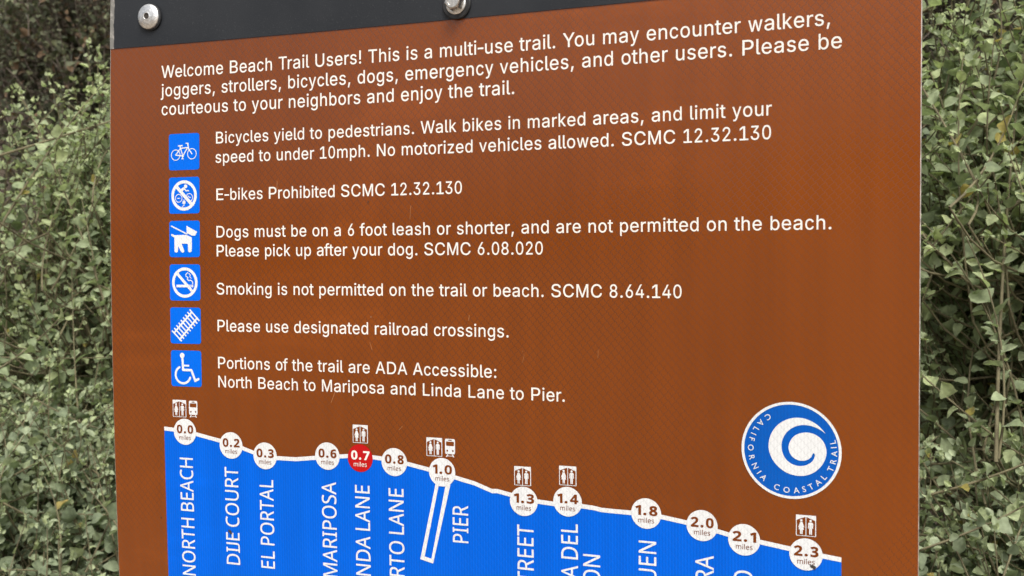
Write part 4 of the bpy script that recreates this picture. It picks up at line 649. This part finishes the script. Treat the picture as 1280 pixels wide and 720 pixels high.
pictogram(0.1849, 'blue square with a white dog on a leash', [head, leash, dog])
k = q(0, 75, 302, 393, 663)
ns = ring(*c0, 0.378, 0.082) + stroke([(c0[0]-0.27, c0[1]+0.27), (c0[0]+0.27, c0[1]-0.27)], 0.080, False)
cig = [ccw(k((125, 545), (225, 545), (225, 564), (125, 564))), ccw(k((230, 545), (238, 545), (238, 564), (230, 564))), ccw(k((242, 545), (250, 545), (250, 564), (242, 564)))]
smoke = stroke(k((210, 455), (196, 468), (198, 484), (212, 490), (206, 502), (216, 514), (234, 512), (246, 524), (247, 540)), 0.026) + stroke(k((218, 460), (230, 472), (226, 486), (236, 498)), 0.020)
pictogram(0.1507, 'blue square with a crossed out cigarette', [ns + cig + smoke])
k = q(0, 80, 306, 57, 327)
rail = stroke(k((104, 252), (242, 90)), 0.050, False) + stroke(k((146, 300), (284, 130)), 0.050, False)
for i in range(9):
    t_ = i/8
    ax, ay = 97 + (231-97)*t_, 238 + (78-238)*t_
    bx, by = 159 + (292-159)*t_, 303 + (150-303)*t_
    rail += stroke(k((ax-5, ay-7), (bx+5, by+6)), 0.040, False)
pictogram(0.1167, 'blue square with a slanting white railroad track', [rail])
k = q(0, 83, 311, 378, 650)
isa = [circle(*k((169, 416))[0], 0.075, n=24)] + stroke(k((170, 432), (174, 525), (236, 525), (264, 604), (288, 590)), 0.068) + stroke(k((174, 492), (220, 492)), 0.050, False)
arcp = [(173 + 56*math.cos(R(a)), 562 + 64*math.sin(R(a))) for a in range(18, 262 - 12, 8)]
pictogram(0.0828, 'blue square with a white wheelchair user', [isa, stroke(k(*[(x, y) for x, y in arcp]), 0.062)])

# ---- the blue route map
COAST = [(-0.257, 0.0343), (-0.2477, 0.0338), (-0.2273, 0.0312), (-0.2056, 0.0271), (-0.1852, 0.0223), (-0.1752, 0.0193), (-0.1649, 0.0171), (-0.155, 0.0163), (-0.1385, 0.0163), (-0.1212, 0.0184), (-0.1008, 0.0206), (-0.0936, 0.0213), (-0.0732, 0.0216), (-0.0655, 0.0211), (-0.0453, 0.0185), (-0.0273, 0.0152), (-0.007, 0.0108), (0.0083, 0.0075), (0.0217, 0.0029), (0.0253, 0.0033), (0.035, 0.0014), (0.0557, -0.002), (0.0673, -0.0027), (0.088, -0.0028), (0.0969, -0.0034), (0.1023, -0.0043), (0.112, -0.0045), (0.1234, -0.0046), (0.1437, -0.0057), (0.1608, -0.0081), (0.1815, -0.0122), (0.1884, -0.0137), (0.2091, -0.0168), (0.2277, -0.0194), (0.2482, -0.0222), (0.2597, -0.0235)]
def coast_v(u):
    return float(np.interp(u, [p[0] for p in COAST], [p[1] for p in COAST]))
us = sorted(set([p[0] for p in COAST] + [round(-0.257 + 0.5167*i/90, 5) for i in range(91)]))
us = [a for i, a in enumerate(us) if i == 0 or a - us[i-1] > 5e-5]
V, F, rows = [], [], 40
for u in us:
    for j in range(rows + 1):
        t_ = coast_v(u)
        V.append(P(u, t_ + (-0.47 - t_)*j/rows, 0.00015))
for i in range(len(us)-1):
    for j in range(rows):
        a0 = i*(rows+1) + j
        F.append((a0, a0+1, a0+rows+2, a0+rows+1))
MAP = link('route_map', mesh(V, F), M_BLUE, SIGN)
T = 0.00155
V, F = [], []
for u in us:
    V += [P(u, coast_v(u) - T, 0.0003), P(u, coast_v(u) + T, 0.0003)]
for i in range(len(us)-1):
    F.append((2*i, 2*i+2, 2*i+3, 2*i+1))
link('coastline', mesh(V, F), M_WHITE, MAP)
a = Art()
a.add(fill([ccw([(-0.0224, 0.0052), (-0.0353, -0.0512), (-0.0251, -0.0535), (-0.0107, 0.0055)]), cw([(-0.0201, 0.0036), (-0.0318, -0.0489), (-0.0264, -0.0501), (-0.0147, 0.0038)])]), lambda x, y: (x, y))
a.build('pier_outline', M_WHITE, MAP, 0.00036)

# ---- mile markers
def bold(art, text, cu, cv, cap, width):
    """heavy figures: centred at cu, baseline cv"""
    adv = {c: (0.30 if c == '.' else 0.335) for c in text}
    x = 0; items = []
    inks = []
    for c in text:
        if c == '.':
            items.append((c, x + 0.075)); x += 0.20
        else:
            g = GLYPHS['B'][c][1]
            xs = [v for o in g for v in o[0::2]]
            items.append((c, x - min(xs)/1000.0)); x += (max(xs)-min(xs))/1000.0 + 0.035
    x -= 0.035
    sx, sy = width/x, cap/0.334
    for c, o in items:
        if c == '.':
            art.add(fill([circle(o, 0.042, 0.046, n=20)]), lambda px, py: (cu - width/2 + px*sx, cv + py*sy))
        else:
            art.add(glyph('B', c)[1], lambda px, py, oo=o: (cu - width/2 + (px + oo)*sx, cv + (py - 0.044)*sy))
def plain(art, font, text, cu, cv, size, width=None, centre=True):
    x = 0; items = []
    for c in text:
        if c == ' ': x += 0.21; continue
        adv, VF = glyph(font, c, True)
        items.append((VF, x)); x += adv
    sx = (width/x) if width else size
    for VF, o in items:
        art.add(VF, lambda px, py: (cu + (-x/2 + px + o)*sx, cv + py*size))
MARK = [('0.0', -0.2375, 0.0326), ('0.2', -0.1954, 0.0239), ('0.3', -0.1651, 0.0174), ('0.6', -0.1110, 0.0203), ('0.7', -0.0834, 0.0204), ('0.8', -0.0554, 0.0191), ('1.0', -0.0171, 0.0140),
        ('1.3', 0.0454, -0.0026), ('1.4', 0.0777, -0.0004), ('1.8', 0.1333, -0.0042), ('2.0', 0.1711, -0.0092), ('2.1', 0.1987, -0.0162), ('2.3', 0.2379, -0.0221)]
RM = 0.01037
for text, cu, cv in MARK:
    red = text == '0.7'
    a = Art()
    a.add(fill([circle(0, 0, RM, n=56)]), lambda x, y: (cu + x, cv + y))
    mk = a.build('mile_marker', M_RED if red else M_WHITE, SIGN, 0.00045)
    mk['label'] = ('red' if red else 'white') + ' disc reading ' + text + ' miles'
    a = Art()
    bold(a, text, cu + 0.0002, cv - 0.0012, 0.0066, 0.0150)
    plain(a, 'N', 'miles', cu, cv - 0.0063, 0.0058, 0.0114)
    a.build('numeral', M_TEXT if red else M_PRINT, mk, 0.0006)

# ---- place names that run up the map
NAMES = [('NORTH BEACH', -0.2310, 0.0126, 0.0967), ('DIJE COURT', -0.1897, 0.0063, 0.0781), ('EL PORTAL', -0.1585, -0.0013, 0.0706), ('MARIPOSA', -0.1042, 0.0002, None), ('LINDA LANE', -0.0761, 0.0003, None),
         ('CORTO LANE', -0.0483, -0.0002, None), ('PIER', 0.0028, -0.0096, 0.0284), ('T STREET', 0.0524, -0.0198, None), ('BOCA DEL', 0.0849, -0.0160, None), ('CANON', 0.1008, -0.0351, None),
         ('LASUEN', 0.1401, -0.0222, None), ('RIVIERA', 0.1787, -0.0296, None), ('MONTALVO', 0.2042, -0.0364, None)]
for text, bu, top, ln in NAMES:
    x = 0
    for c in text: x += 0.17 if c == ' ' else GLYPHS['N'][c][0]/1000.0
    sy = 0.0120/0.573
    sx = (ln/x) if ln else sy*0.865
    a = Art()
    pos = 0
    for c in text:
        if c == ' ': pos += 0.17; continue
        adv, VF = glyph('N', c)
        if c == 'J':
            lo = VF[0][:, 1].min()
            VF = (np.stack([VF[0][:, 0] + 0.03, (VF[0][:, 1] - lo)/(0.573 - lo)*0.573], -1), VF[1])
        a.add(VF, lambda px, py: (bu - py*sy, top - (x - pos - px - 0.03)*sx))
        pos += adv
    a.build('place_name', M_WHITE, MAP, 0.0003)

# ---- little restroom and train symbols above the markers
def restroom(cu, cv):
    wd, ht = 0.0125, 0.0136
    tf = lambda x, y: (cu + (x-0.5)*wd, cv + (y-0.5)*ht)
    a = Art(); a.add(fill([rrect(0, 0, 1, 1, 0.03)]), tf)
    pl = a.build('restroom_symbol', M_WHITE, SIGN, 0.00015)
    d = Art()
    d.add(fill([[(0.045, 0.04), (0.478, 0.04), (0.478, 0.92), (0.045, 0.76)]]), tf)
    d.add(fill([[(0.522, 0.04), (0.955, 0.04), (0.955, 0.76), (0.522, 0.92)]]), tf)
    d.build('doors', M_PRINT, pl, 0.0003)
    g = Art()
    g.add(fill([circle(0.27, 0.745, 0.062, 0.058, 16)]), tf)
    g.add(fill([[(0.215, 0.67), (0.325, 0.67), (0.42, 0.42), (0.385, 0.40), (0.345, 0.50), (0.40, 0.30), (0.335, 0.30), (0.335, 0.10), (0.28, 0.10), (0.275, 0.30), (0.265, 0.30), (0.26, 0.10), (0.205, 0.10), (0.205, 0.30), (0.14, 0.30), (0.195, 0.50), (0.155, 0.40), (0.12, 0.42)][::-1]]), tf)
    g.add(fill([circle(0.73, 0.745, 0.062, 0.058, 16)]), tf)
    g.add(fill([[(0.655, 0.67), (0.805, 0.67), (0.855, 0.62), (0.855, 0.38), (0.815, 0.38), (0.81, 0.58), (0.80, 0.58), (0.80, 0.10), (0.738, 0.10), (0.735, 0.37), (0.725, 0.37), (0.722, 0.10), (0.66, 0.10), (0.66, 0.58), (0.65, 0.58), (0.645, 0.38), (0.605, 0.38), (0.605, 0.62)][::-1]]), tf)
    g.build('figures', M_WHITE, pl, 0.00045)
for c_ in ((-0.2423, 0.0509), (-0.0832, 0.0384), (-0.0232, 0.0320), (0.0446, 0.0152), (0.0779, 0.0176), (0.2379, -0.0036)):
    restroom(*c_)
def train(cu, cv):
    wd, ht = 0.0083, 0.0133
    tf = lambda x, y: (cu + (x-0.5)*wd, cv + (y-0.5)*ht)
    a = Art()
    body = rrect(0.03, 0.16, 0.97, 0.99, 0.10)
    a.add(fill([body, rrect(0.13, 0.60, 0.87, 0.84, 0.05)[::-1], rrect(0.34, 0.88, 0.66, 0.94, 0.02)[::-1], circle(0.24, 0.34, 0.085, 0.055, 14)[::-1], circle(0.76, 0.34, 0.085, 0.055, 14)[::-1]]), tf)
    a.add(fill([[(0.10, 0.0), (0.22, 0.0), (0.34, 0.14), (0.22, 0.14)]]), tf)
    a.add(fill([[(0.78, 0.0), (0.90, 0.0), (0.78, 0.14), (0.66, 0.14)]]), tf)
    a.add(fill([[(0.27, 0.04), (0.73, 0.04), (0.71, 0.07), (0.29, 0.07)]]), tf)
    a.build('train_symbol', M_WHITE, SIGN, 0.00015)
train(-0.2296, 0.0509); train(-0.0108, 0.0320)

# ---- round trail emblem
EU, EV, ER = 0.2284, 0.0444, 0.0313
tf = lambda x, y: (EU + x*ER, EV + y*ER)
a = Art(); a.add(fill([circle(0, 0, 0.955, n=96)]), tf)
EMB = a.build('trail_emblem', M_EMBLUE, SIGN, 0.00015)
EMB['label'] = 'round blue emblem with a white wave and ring of letters'
a = Art(); a.add(fill([circle(0, 0, 1.0, n=96), circle(0, 0, 0.945, n=96)[::-1]]), tf)
a.build('rim', M_WHITE, EMB, 0.0003)
SW = [(0.685, 0.386), (0.545, 0.549), (0.353, 0.654), (0.161, 0.690), (-0.031, 0.66), (-0.226, 0.558), (-0.373, 0.386), (-0.443, 0.190), (-0.451, 0.002), (-0.388, -0.190), (-0.257, -0.356), (-0.095, -0.467), (0.092, -0.518), (0.26, -0.512), (0.42, -0.455), (0.550, -0.355), (0.656, -0.212), (0.708, -0.049), (0.701, 0.098), (0.635, 0.242), (0.525, 0.338), (0.385, 0.390), (0.225, 0.383), (0.081, 0.319), (-0.010, 0.210), (-0.050, 0.086), (-0.033, -0.040), (0.033, -0.136), (0.129, -0.192), (0.244, -0.203), (0.347, -0.170), (0.407, -0.112), (0.428, -0.056), (0.440, -0.030), (0.462, -0.030), (0.482, -0.062), (0.463, -0.148), (0.398, -0.234), (0.292, -0.295), (0.155, -0.317), (0.014, -0.282), (-0.108, -0.186), (-0.178, -0.042), (-0.192, 0.130), (-0.142, 0.290), (-0.043, 0.420), (0.097, 0.510), (0.257, 0.545), (0.417, 0.526), (0.577, 0.463)]
def chaikin(p, keep=(0,)):
    out = []
    for i in range(len(p)):
        (ax, ay), (bx, by) = p[i], p[(i+1) % len(p)]
        if i in keep: out.append((ax, ay))
        else: out.append((0.75*ax + 0.25*bx, 0.75*ay + 0.25*by))
        if (i+1) % len(p) not in keep: out.append((0.25*ax + 0.75*bx, 0.25*ay + 0.75*by))
    return out
s1 = chaikin(chaikin(SW))
a = Art(); a.add(fill([ccw(s1)]), tf)
a.build('wave', M_WHITE, EMB, 0.0003)
a = Art()
for text, a0, a1, rad in (('CALIFORNIA', 124.5, 227.5, 0.81), ('COASTAL', 250.0, 322.0, 0.825), ('TRAIL', 337.0, 374.5, 0.855)):
    advs = [GLYPHS['G'][c][0]/1000.0 for c in text]
    tot = sum(advs) - advs[0]/2 - advs[-1]/2
    extra = 0.10
    tot += extra*(len(text)-1)
    pos = 0
    for i, c in enumerate(text):
        ang = a0 + (a1 - a0)*pos/tot
        adv, VF = glyph('G', c)
        s = 0.115/0.682
        th = R(ang + 90)
        def place(px, py, th=th, ang=ang, adv=adv):
            x, y = (px - adv/2)*s, (py - 0.341)*s
            return tf(rad*math.cos(R(ang)) + x*math.cos(th) - y*math.sin(th), rad*math.sin(R(ang)) + x*math.sin(th) + y*math.cos(th))
        a.add(VF, place)
        if i < len(text)-1: pos += adv/2 + advs[i+1]/2 + extra
a.build('lettering', M_WHITE, EMB, 0.0003)

# ---- wear: pale scratches and two dark droppings
for (u, v, du, dv, w_) in ((-0.1075, 0.0605, 0.005, 0.013, 0.0005), (-0.0515, 0.043, 0.003, 0.003, 0.0004), (-0.0745, 0.107, 0.002, -0.006, 0.0004), (0.0045, 0.124, 0.0006, 0.004, 0.0005), (-0.041, 0.197, 0.0008, 0.010, 0.00035),
                         (-0.152, 0.222, 0.0002, 0.006, 0.0005), (0.045, 0.095, 0.0015, 0.006, 0.0003), (0.10, 0.1, 0.0003, 0.006, 0.0003)):
    a = Art()
    a.add(fill(stroke([(u, v), (u + du*0.55, v + dv*0.5), (u + du, v + dv)], w_, False)[:2]), lambda x, y: (x, y))
    a.build('scratch', M_SCRATCH, SIGN, 0.00012)
rnd = random.Random(5)
def blot(u, v, r, e):
    a = Art()
    pts = []
    for i in range(22):
        th = 2*math.pi*i/22
        rr = r*(1 + rnd.uniform(-0.35, 0.35))
        pts.append((u + rr*math.cos(th)*e - rr*0.5*math.sin(th), v + rr*math.sin(th)))
    a.add(fill([pts]), lambda x, y: (x, y))
    return a.build('dirt_spot', M_SOCKET, SIGN, 0.0007)
blot(-0.1977, -0.0444, 0.0017, 0.8); blot(0.2425, -0.0296, 0.0013, 1.3); blot(-0.0745, 0.2105, 0.0009, 0.5); blot(-0.2605, 0.3415, 0.0007, 0.4)
# ------------------------------------------------------------------ saltbush
def leaf_templates():
    """ovate, slightly wavy leaves folded along the midrib: (verts, quads) with length 1 along +Y"""
    T_ = []
    g = np.random.RandomState(3)
    ts = np.array([0.0, 0.09, 0.19, 0.29, 0.41, 0.53, 0.65, 0.77, 0.89, 1.0])
    base = np.array([0.03, 0.06, 0.26, 0.385, 0.385, 0.37, 0.305, 0.245, 0.145, 0.02])
    for k in range(6):
        wl = base*(1 + g.uniform(-0.13, 0.13, 10)); wr = base*(1 + g.uniform(-0.13, 0.13, 10))
        fold, curl, twist = g.uniform(0.12, 0.65), g.uniform(-0.40, 0.75), g.uniform(-0.45, 0.45)
        wave = g.uniform(0.03, 0.10)
        V = []
        for i, t in enumerate(ts):
            z0 = -curl*t*t*0.6
            for s, wd in ((-1, wl[i]), (-0.5, wl[i]*0.55), (0, 0), (0.5, wr[i]*0.55), (1, wr[i])):
                x = np.sign(s)*wd
                z = z0 + abs(x)*fold + wave*math.sin(7*t + 2.0*s + k)*abs(s) + twist*x*t*0.5
                V.append((x, t, z))
        F = []
        for i in range(len(ts)-1):
            for j in range(4):
                a = i*5 + j
                F.append((a, a+1, a+6, a+5))
        T_.append((np.array(V), np.array(F)))
    return T_
LEAVES = leaf_templates()

def nrm(v):
    return v/np.maximum(np.linalg.norm(v, axis=-1, keepdims=True), 1e-9)

def leaves_mesh(pos, axis, up, size, wid, age, g, simple=False):
    """all leaves of one plant as one mesh"""
    axis = nrm(axis)
    side = nrm(np.cross(axis, up))
    nor = np.cross(side, axis)
    which = g.randint(0, len(LEAVES), len(pos))
    VV, FF, AA = [], [], []
    n = 0
    for k, (V, F) in enumerate(LEAVES):
        if simple:
            keep = [0, 2, 4]
            rows = [0, 2, 3, 6, 9]
            V2 = np.array([V[r*5 + c] for r in rows for c in keep])
            F2 = np.array([(i*3+j, i*3+j+1, i*3+j+4, i*3+j+3) for i in range(4) for j in range(2)])
            V, F = V2, F2
        m = which == k
        if not m.any(): continue
        s = size[m][:, None, None]
        W = (pos[m][:, None, :] + s*(V[None, :, 0:1]*wid[m][:, None, None]*side[m][:, None, :] + V[None, :, 1:2]*axis[m][:, None, :] + V[None, :, 2:3]*nor[m][:, None, :]))
        c = W.shape[0]
        FF.append((F[None] + (n + np.arange(c)*len(V))[:, None, None]).reshape(-1, 4))
        VV.append(W.reshape(-1, 3))
        AA.append(np.repeat(age[m], len(V)))
        n += c*len(V)
    V = np.concatenate(VV); F = np.concatenate(FF); A = np.concatenate(AA)
    return raw_mesh(V, F, A)

def raw_mesh(V, F, A=None):
    me = bpy.data.meshes.new('m')
    me.vertices.add(len(V))
    me.vertices.foreach_set('co', V.astype(np.float32).ravel())
    me.loops.add(F.size)
    me.loops.foreach_set('vertex_index', F.astype(np.int32).ravel())
    me.polygons.add(len(F))
    me.polygons.foreach_set('loop_start', np.arange(len(F), dtype=np.int32)*F.shape[1])
    me.update(calc_edges=True)
    if A is not None:
        at = me.attributes.new('age', 'FLOAT', 'POINT')
        at.data.foreach_set('value', A.astype(np.float32))
    return me

def tubes_mesh(paths, sides=5):
    """each path: (points n x 3, radius at start, radius at end)"""
    VV, FF = [], []
    n = 0
    for pts, r0, r1 in paths:
        pts = np.asarray(pts)
        tan = nrm(np.gradient(pts, axis=0))
        ref = np.array([0.31, 0.87, 0.38])
        s = nrm(np.cross(tan, ref)); b = np.cross(tan, s)
        rr = np.linspace(r0, r1, len(pts))
        ang = np.arange(sides)*2*np.pi/sides
        ringv = pts[:, None, :] + rr[:, None, None]*(np.cos(ang)[None, :, None]*s[:, None, :] + np.sin(ang)[None, :, None]*b[:, None, :])
        VV.append(ringv.reshape(-1, 3))
        k = np.arange(sides)
        for i in range(len(pts)-1):
            FF.append(np.stack([n+i*sides+k, n+i*sides+(k+1) % sides, n+(i+1)*sides+(k+1) % sides, n+(i+1)*sides+k], -1))
        n += len(pts)*sides
    return raw_mesh(np.concatenate(VV), np.concatenate(FF))

def bez(a, b, c, n):
    t = np.linspace(0, 1, n)[:, None]
    return (1-t)**2*a + 2*t*(1-t)*b + t*t*c

def shrub(label, base, crown, rad, n_twig, leaf, seed, mat=None, twigmat=None, age=(0.05, 0.6), tips=0.5, shell=0.5, stems=9, long_shoots=0, simple=False, group=None, name='saltbush', gap=0.016, cut=None, dry=0.012):
    g = np.random.RandomState(seed)
    base = np.array(base, float); crown = np.array(crown, float); rad = np.array(rad, float)
    root = empty(name, tuple(base))
    tag(root, label, 'shrub', group)
    paths, st = [], []
    for i in range(stems):
        d = nrm(g.normal(size=3)); d[2] = abs(d[2])*0.6
        top = crown + d*rad*g.uniform(0.2, 0.6)
        b0 = base + np.array([g.uniform(-0.12, 0.12), g.uniform(-0.12, 0.12), -0.05])
        midp = (b0 + top)/2 + np.array([g.uniform(-.15, .15), g.uniform(-.15, .15), 0.1])
        p = bez(b0, midp, top, 14)
        p += g.normal(size=p.shape)*0.006
        paths.append((p, g.uniform(0.003, 0.006), 0.0015))
        st.append(p)
    allst = np.concatenate(st)
    Lp, La, Lu, Ls, Lw, Lg = [], [], [], [], [], []
    for i in range(n_twig):
        shoot = i < long_shoots
        d = nrm(g.normal(size=3))
        if d[2] < -0.35: d[2] = abs(d[2])
        rr = g.uniform(0, 1)**shell
        if shoot: rr = g.uniform(0.85, 1.1); d[2] = abs(d[2]) + 0.5; d = nrm(d)
        tip = crown + d*rad*rr
        if cut is not None and not cut(tip): continue
        L = g.uniform(0.13, 0.30) if not shoot else g.uniform(0.35, 0.6)
        dr = nrm(0.55*d + np.array([0, 0, 0.75]) + 0.55*g.normal(size=3))
        start = tip - dr*L
        start[2] -= 0.02
        j = np.argmin(((allst - start)**2).sum(1) + 0.5*np.maximum(0, allst[:, 2] - start[2]))
        s0 = allst[j]
        if np.linalg.norm(s0 - start) > 0.02:
            paths.append((bez(s0, (s0*0.35+start*0.65) + np.array([0, 0, -0.07]), start, 6), 0.0016, 0.0012))
        ctl = start + dr*L*0.5 + g.normal(size=3)*L*0.14
        p = bez(start, ctl, tip, 10)
        paths.append((p, 0.0016 if not shoot else 0.0024, 0.0006))
        seglen = np.linalg.norm(np.diff(p, axis=0), axis=1).sum()
        nl = max(5, int(seglen/gap))
        t0 = 0.12 if not shoot else 0.3
        tt = np.linspace(t0, 1.0, nl)
        pts = np.stack([np.interp(tt, np.linspace(0, 1, 10), p[:, k]) for k in range(3)], -1)
        tan = nrm(ctl - start + (tip - start))
        a_ = g.uniform(0, 6.28) + np.arange(nl)*2.4
        e1 = nrm(np.cross(tan, [0.2, 0.9, 0.35])); e2 = np.cross(tan, e1)
        radial = np.cos(a_)[:, None]*e1 + np.sin(a_)[:, None]*e2
        ax = nrm(radial*0.9 + tan*(0.35 + 0.6*tt[:, None]) + g.normal(size=(nl, 3))*0.30 + np.array([0, 0, -0.05]))
        up = nrm(tan*0.7 + np.array([0.05, -0.6, 0.75]) + g.normal(size=(nl, 3))*0.45)
        grow = np.where(tt > 0.86, 0.42, np.where(tt > 0.7, 0.72, 1.0))
        sz = leaf*g.uniform(0.6, 1.12, nl)*grow*g.uniform(0.8, 1.15)
        ag = np.clip(g.uniform(age[0], age[1], nl) + g.uniform(-0.20, 0.16), 0.0, 0.85)
        young = (tt > 0.62) & (g.uniform(size=nl) < tips*(0.5 + 0.8*max(0, rr)))
        ag = np.where(young, np.maximum(ag, g.uniform(0.58, 0.86, nl)), ag)
        ag = np.where(g.uniform(size=nl) < dry*(6 if i % 9 == 0 else 0.4), 0.97, ag)
        Lp.append(pts); La.append(ax); Lu.append(up); Ls.append(sz); Lw.append(g.uniform(0.8, 1.25, nl)); Lg.append(ag)
        # small leaf tuft at the tip
        m = 4
        axt = nrm(tan + g.normal(size=(m, 3))*0.6)
        Lp.append(np.repeat(tip[None], m, 0) + g.normal(size=(m, 3))*0.003); La.append(axt); Lu.append(nrm(g.normal(size=(m, 3)))); Ls.append(leaf*g.uniform(0.28, 0.5, m)); Lw.append(np.full(m, 0.8)); Lg.append(g.uniform(0.6, 0.86, m))
    cat = np.concatenate
    me = leaves_mesh(cat(Lp), cat(La), cat(Lu), cat(Ls), cat(Lw), cat(Lg), g, simple)
    link('foliage', me, mat or M_LEAF, root, True)
    link('branches', tubes_mesh(paths), twigmat or M_TWIG, root, True)
    return root

GR = 'saltbushes growing behind the sign'
shrub('tall pale sage green saltbush filling the left edge of the view beside the brown sign', (-1.00, 0.98, 0), (-1.00, 0.90, 1.39), (0.48, 0.36, 0.54), 1900, 0.0215, 11, age=(0.12, 0.66), tips=0.6, long_shoots=50, shell=0.34, stems=13, group=GR, cut=lambda p: p[2] < 1.78 + (p[0] + 1.10)*1.3)
shrub('low dense darker saltbush at lower left in front of the tall pale one', (-0.92, 0.56, 0), (-0.94, 0.56, 1.02), (0.36, 0.22, 0.34), 1150, 0.023, 12, mat=M_LEAF2, age=(0.08, 0.58), tips=0.35, long_shoots=14, shell=0.38, stems=8, group=GR)
shrub('open leggy saltbush with large pale leaves at the right edge of the brown sign', (0.52, 0.76, 0), (0.50, 0.76, 1.44), (0.36, 0.24, 0.52), 950, 0.0235, 13, age=(0.25, 0.70), tips=0.8, dry=0.02, long_shoots=36, shell=0.5, stems=9, group=GR)
shrub('low grey leaved saltbush at lower right below the open leggy one', (0.50, 0.42, 0), (0.48, 0.62, 1.06), (0.30, 0.20, 0.30), 950, 0.0245, 14, mat=M_LEAF2, age=(0.15, 0.66), tips=0.5, dry=0.03, long_shoots=6, shell=0.45, stems=7, group=GR)
shrub('dark saltbush standing behind the open leggy one on the right', (0.62, 1.26, 0), (0.60, 1.28, 1.32), (0.55, 0.24, 0.52), 900, 0.027, 15, mat=M_LEAF2, age=(0.1, 0.5), tips=0.25, dry=0.03, shell=0.5, group=GR)
shrub('saltbush mostly hidden directly behind the brown sign', (-0.25, 0.85, 0), (-0.25, 0.90, 1.15), (0.42, 0.30, 0.52), 400, 0.028, 16, age=(0.05, 0.55), tips=0.4, shell=0.45, group=GR)
GH = 'bushes on the bluff behind the sign'
for i, (x, y, cz, rx, rz, sd_, lab) in enumerate((
    (-2.05, 1.95, 1.95, 0.60, 0.80, 21, 'dull brown green bush on the bluff at the far upper left'),
    (-1.35, 2.05, 2.0, 0.60, 0.80, 22, 'dull bush on the bluff above the tall pale saltbush, close to the sign'),
    (-0.40, 2.05, 1.60, 0.55, 0.70, 23, 'dull bush on the bluff hidden behind the brown sign'),
    (0.42, 2.10, 1.85, 0.50, 0.80, 24, 'dull bush on the bluff at the upper right beside the sign'),
    (1.25, 2.00, 1.60, 0.55, 0.70, 25, 'dull bush on the bluff at the far right edge'))):
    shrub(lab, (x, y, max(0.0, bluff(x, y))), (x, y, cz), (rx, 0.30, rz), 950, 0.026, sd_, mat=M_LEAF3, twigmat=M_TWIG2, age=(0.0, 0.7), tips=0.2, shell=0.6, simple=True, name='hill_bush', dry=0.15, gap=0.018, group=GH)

# dead stems and dry grass lying on the bluff
g = np.random.RandomState(77)
pp = []
for i in range(1800):
    x, y = g.uniform(-4.5, 2.2), g.uniform(1.55, 3.4)
    z = bluff(x, y)
    d = nrm(np.array([g.normal()*0.8, -0.4 + g.normal()*0.3, g.normal()*0.6]))
    L = g.uniform(0.1, 0.35)
    a0 = np.array([x, y - 0.02, z + 0.02])
    pp.append((bez(a0, a0 + d*L*0.5 + np.array([0, -0.02, 0.05]), a0 + d*L + np.array([0, -0.03, -0.05]), 5), 0.0017, 0.0006))
tag(link('dry_grass', tubes_mesh(pp, 3), M_THATCH), 'matted dry grass and dead stems on the dark bluff', 'dry grass', kind='stuff')

# low leafy cover over the rest of the bluff
n = 16000
px_, py_ = g.uniform(-6.0, 3.0, n), 1.7 + 3.2*g.uniform(0, 1, n)**1.3
cl = 0.5 + 0.5*np.sin(2.3*px_ + 1.1*np.sin(3.0*py_))*np.sin(2.9*py_ + 0.7*px_)
pz_ = np.array([bluff(a, b) for a, b in zip(px_, py_)]) + g.uniform(0.0, 0.22, n)*(0.25 + cl)
pos = np.stack([px_, py_ - g.uniform(0.02, 0.16, n), pz_], -1)
ax = nrm(g.normal(size=(n, 3)) + np.array([0, -0.5, 0.3]))
up = nrm(g.normal(size=(n, 3))*0.5 + np.array([0, -0.6, 0.8]))
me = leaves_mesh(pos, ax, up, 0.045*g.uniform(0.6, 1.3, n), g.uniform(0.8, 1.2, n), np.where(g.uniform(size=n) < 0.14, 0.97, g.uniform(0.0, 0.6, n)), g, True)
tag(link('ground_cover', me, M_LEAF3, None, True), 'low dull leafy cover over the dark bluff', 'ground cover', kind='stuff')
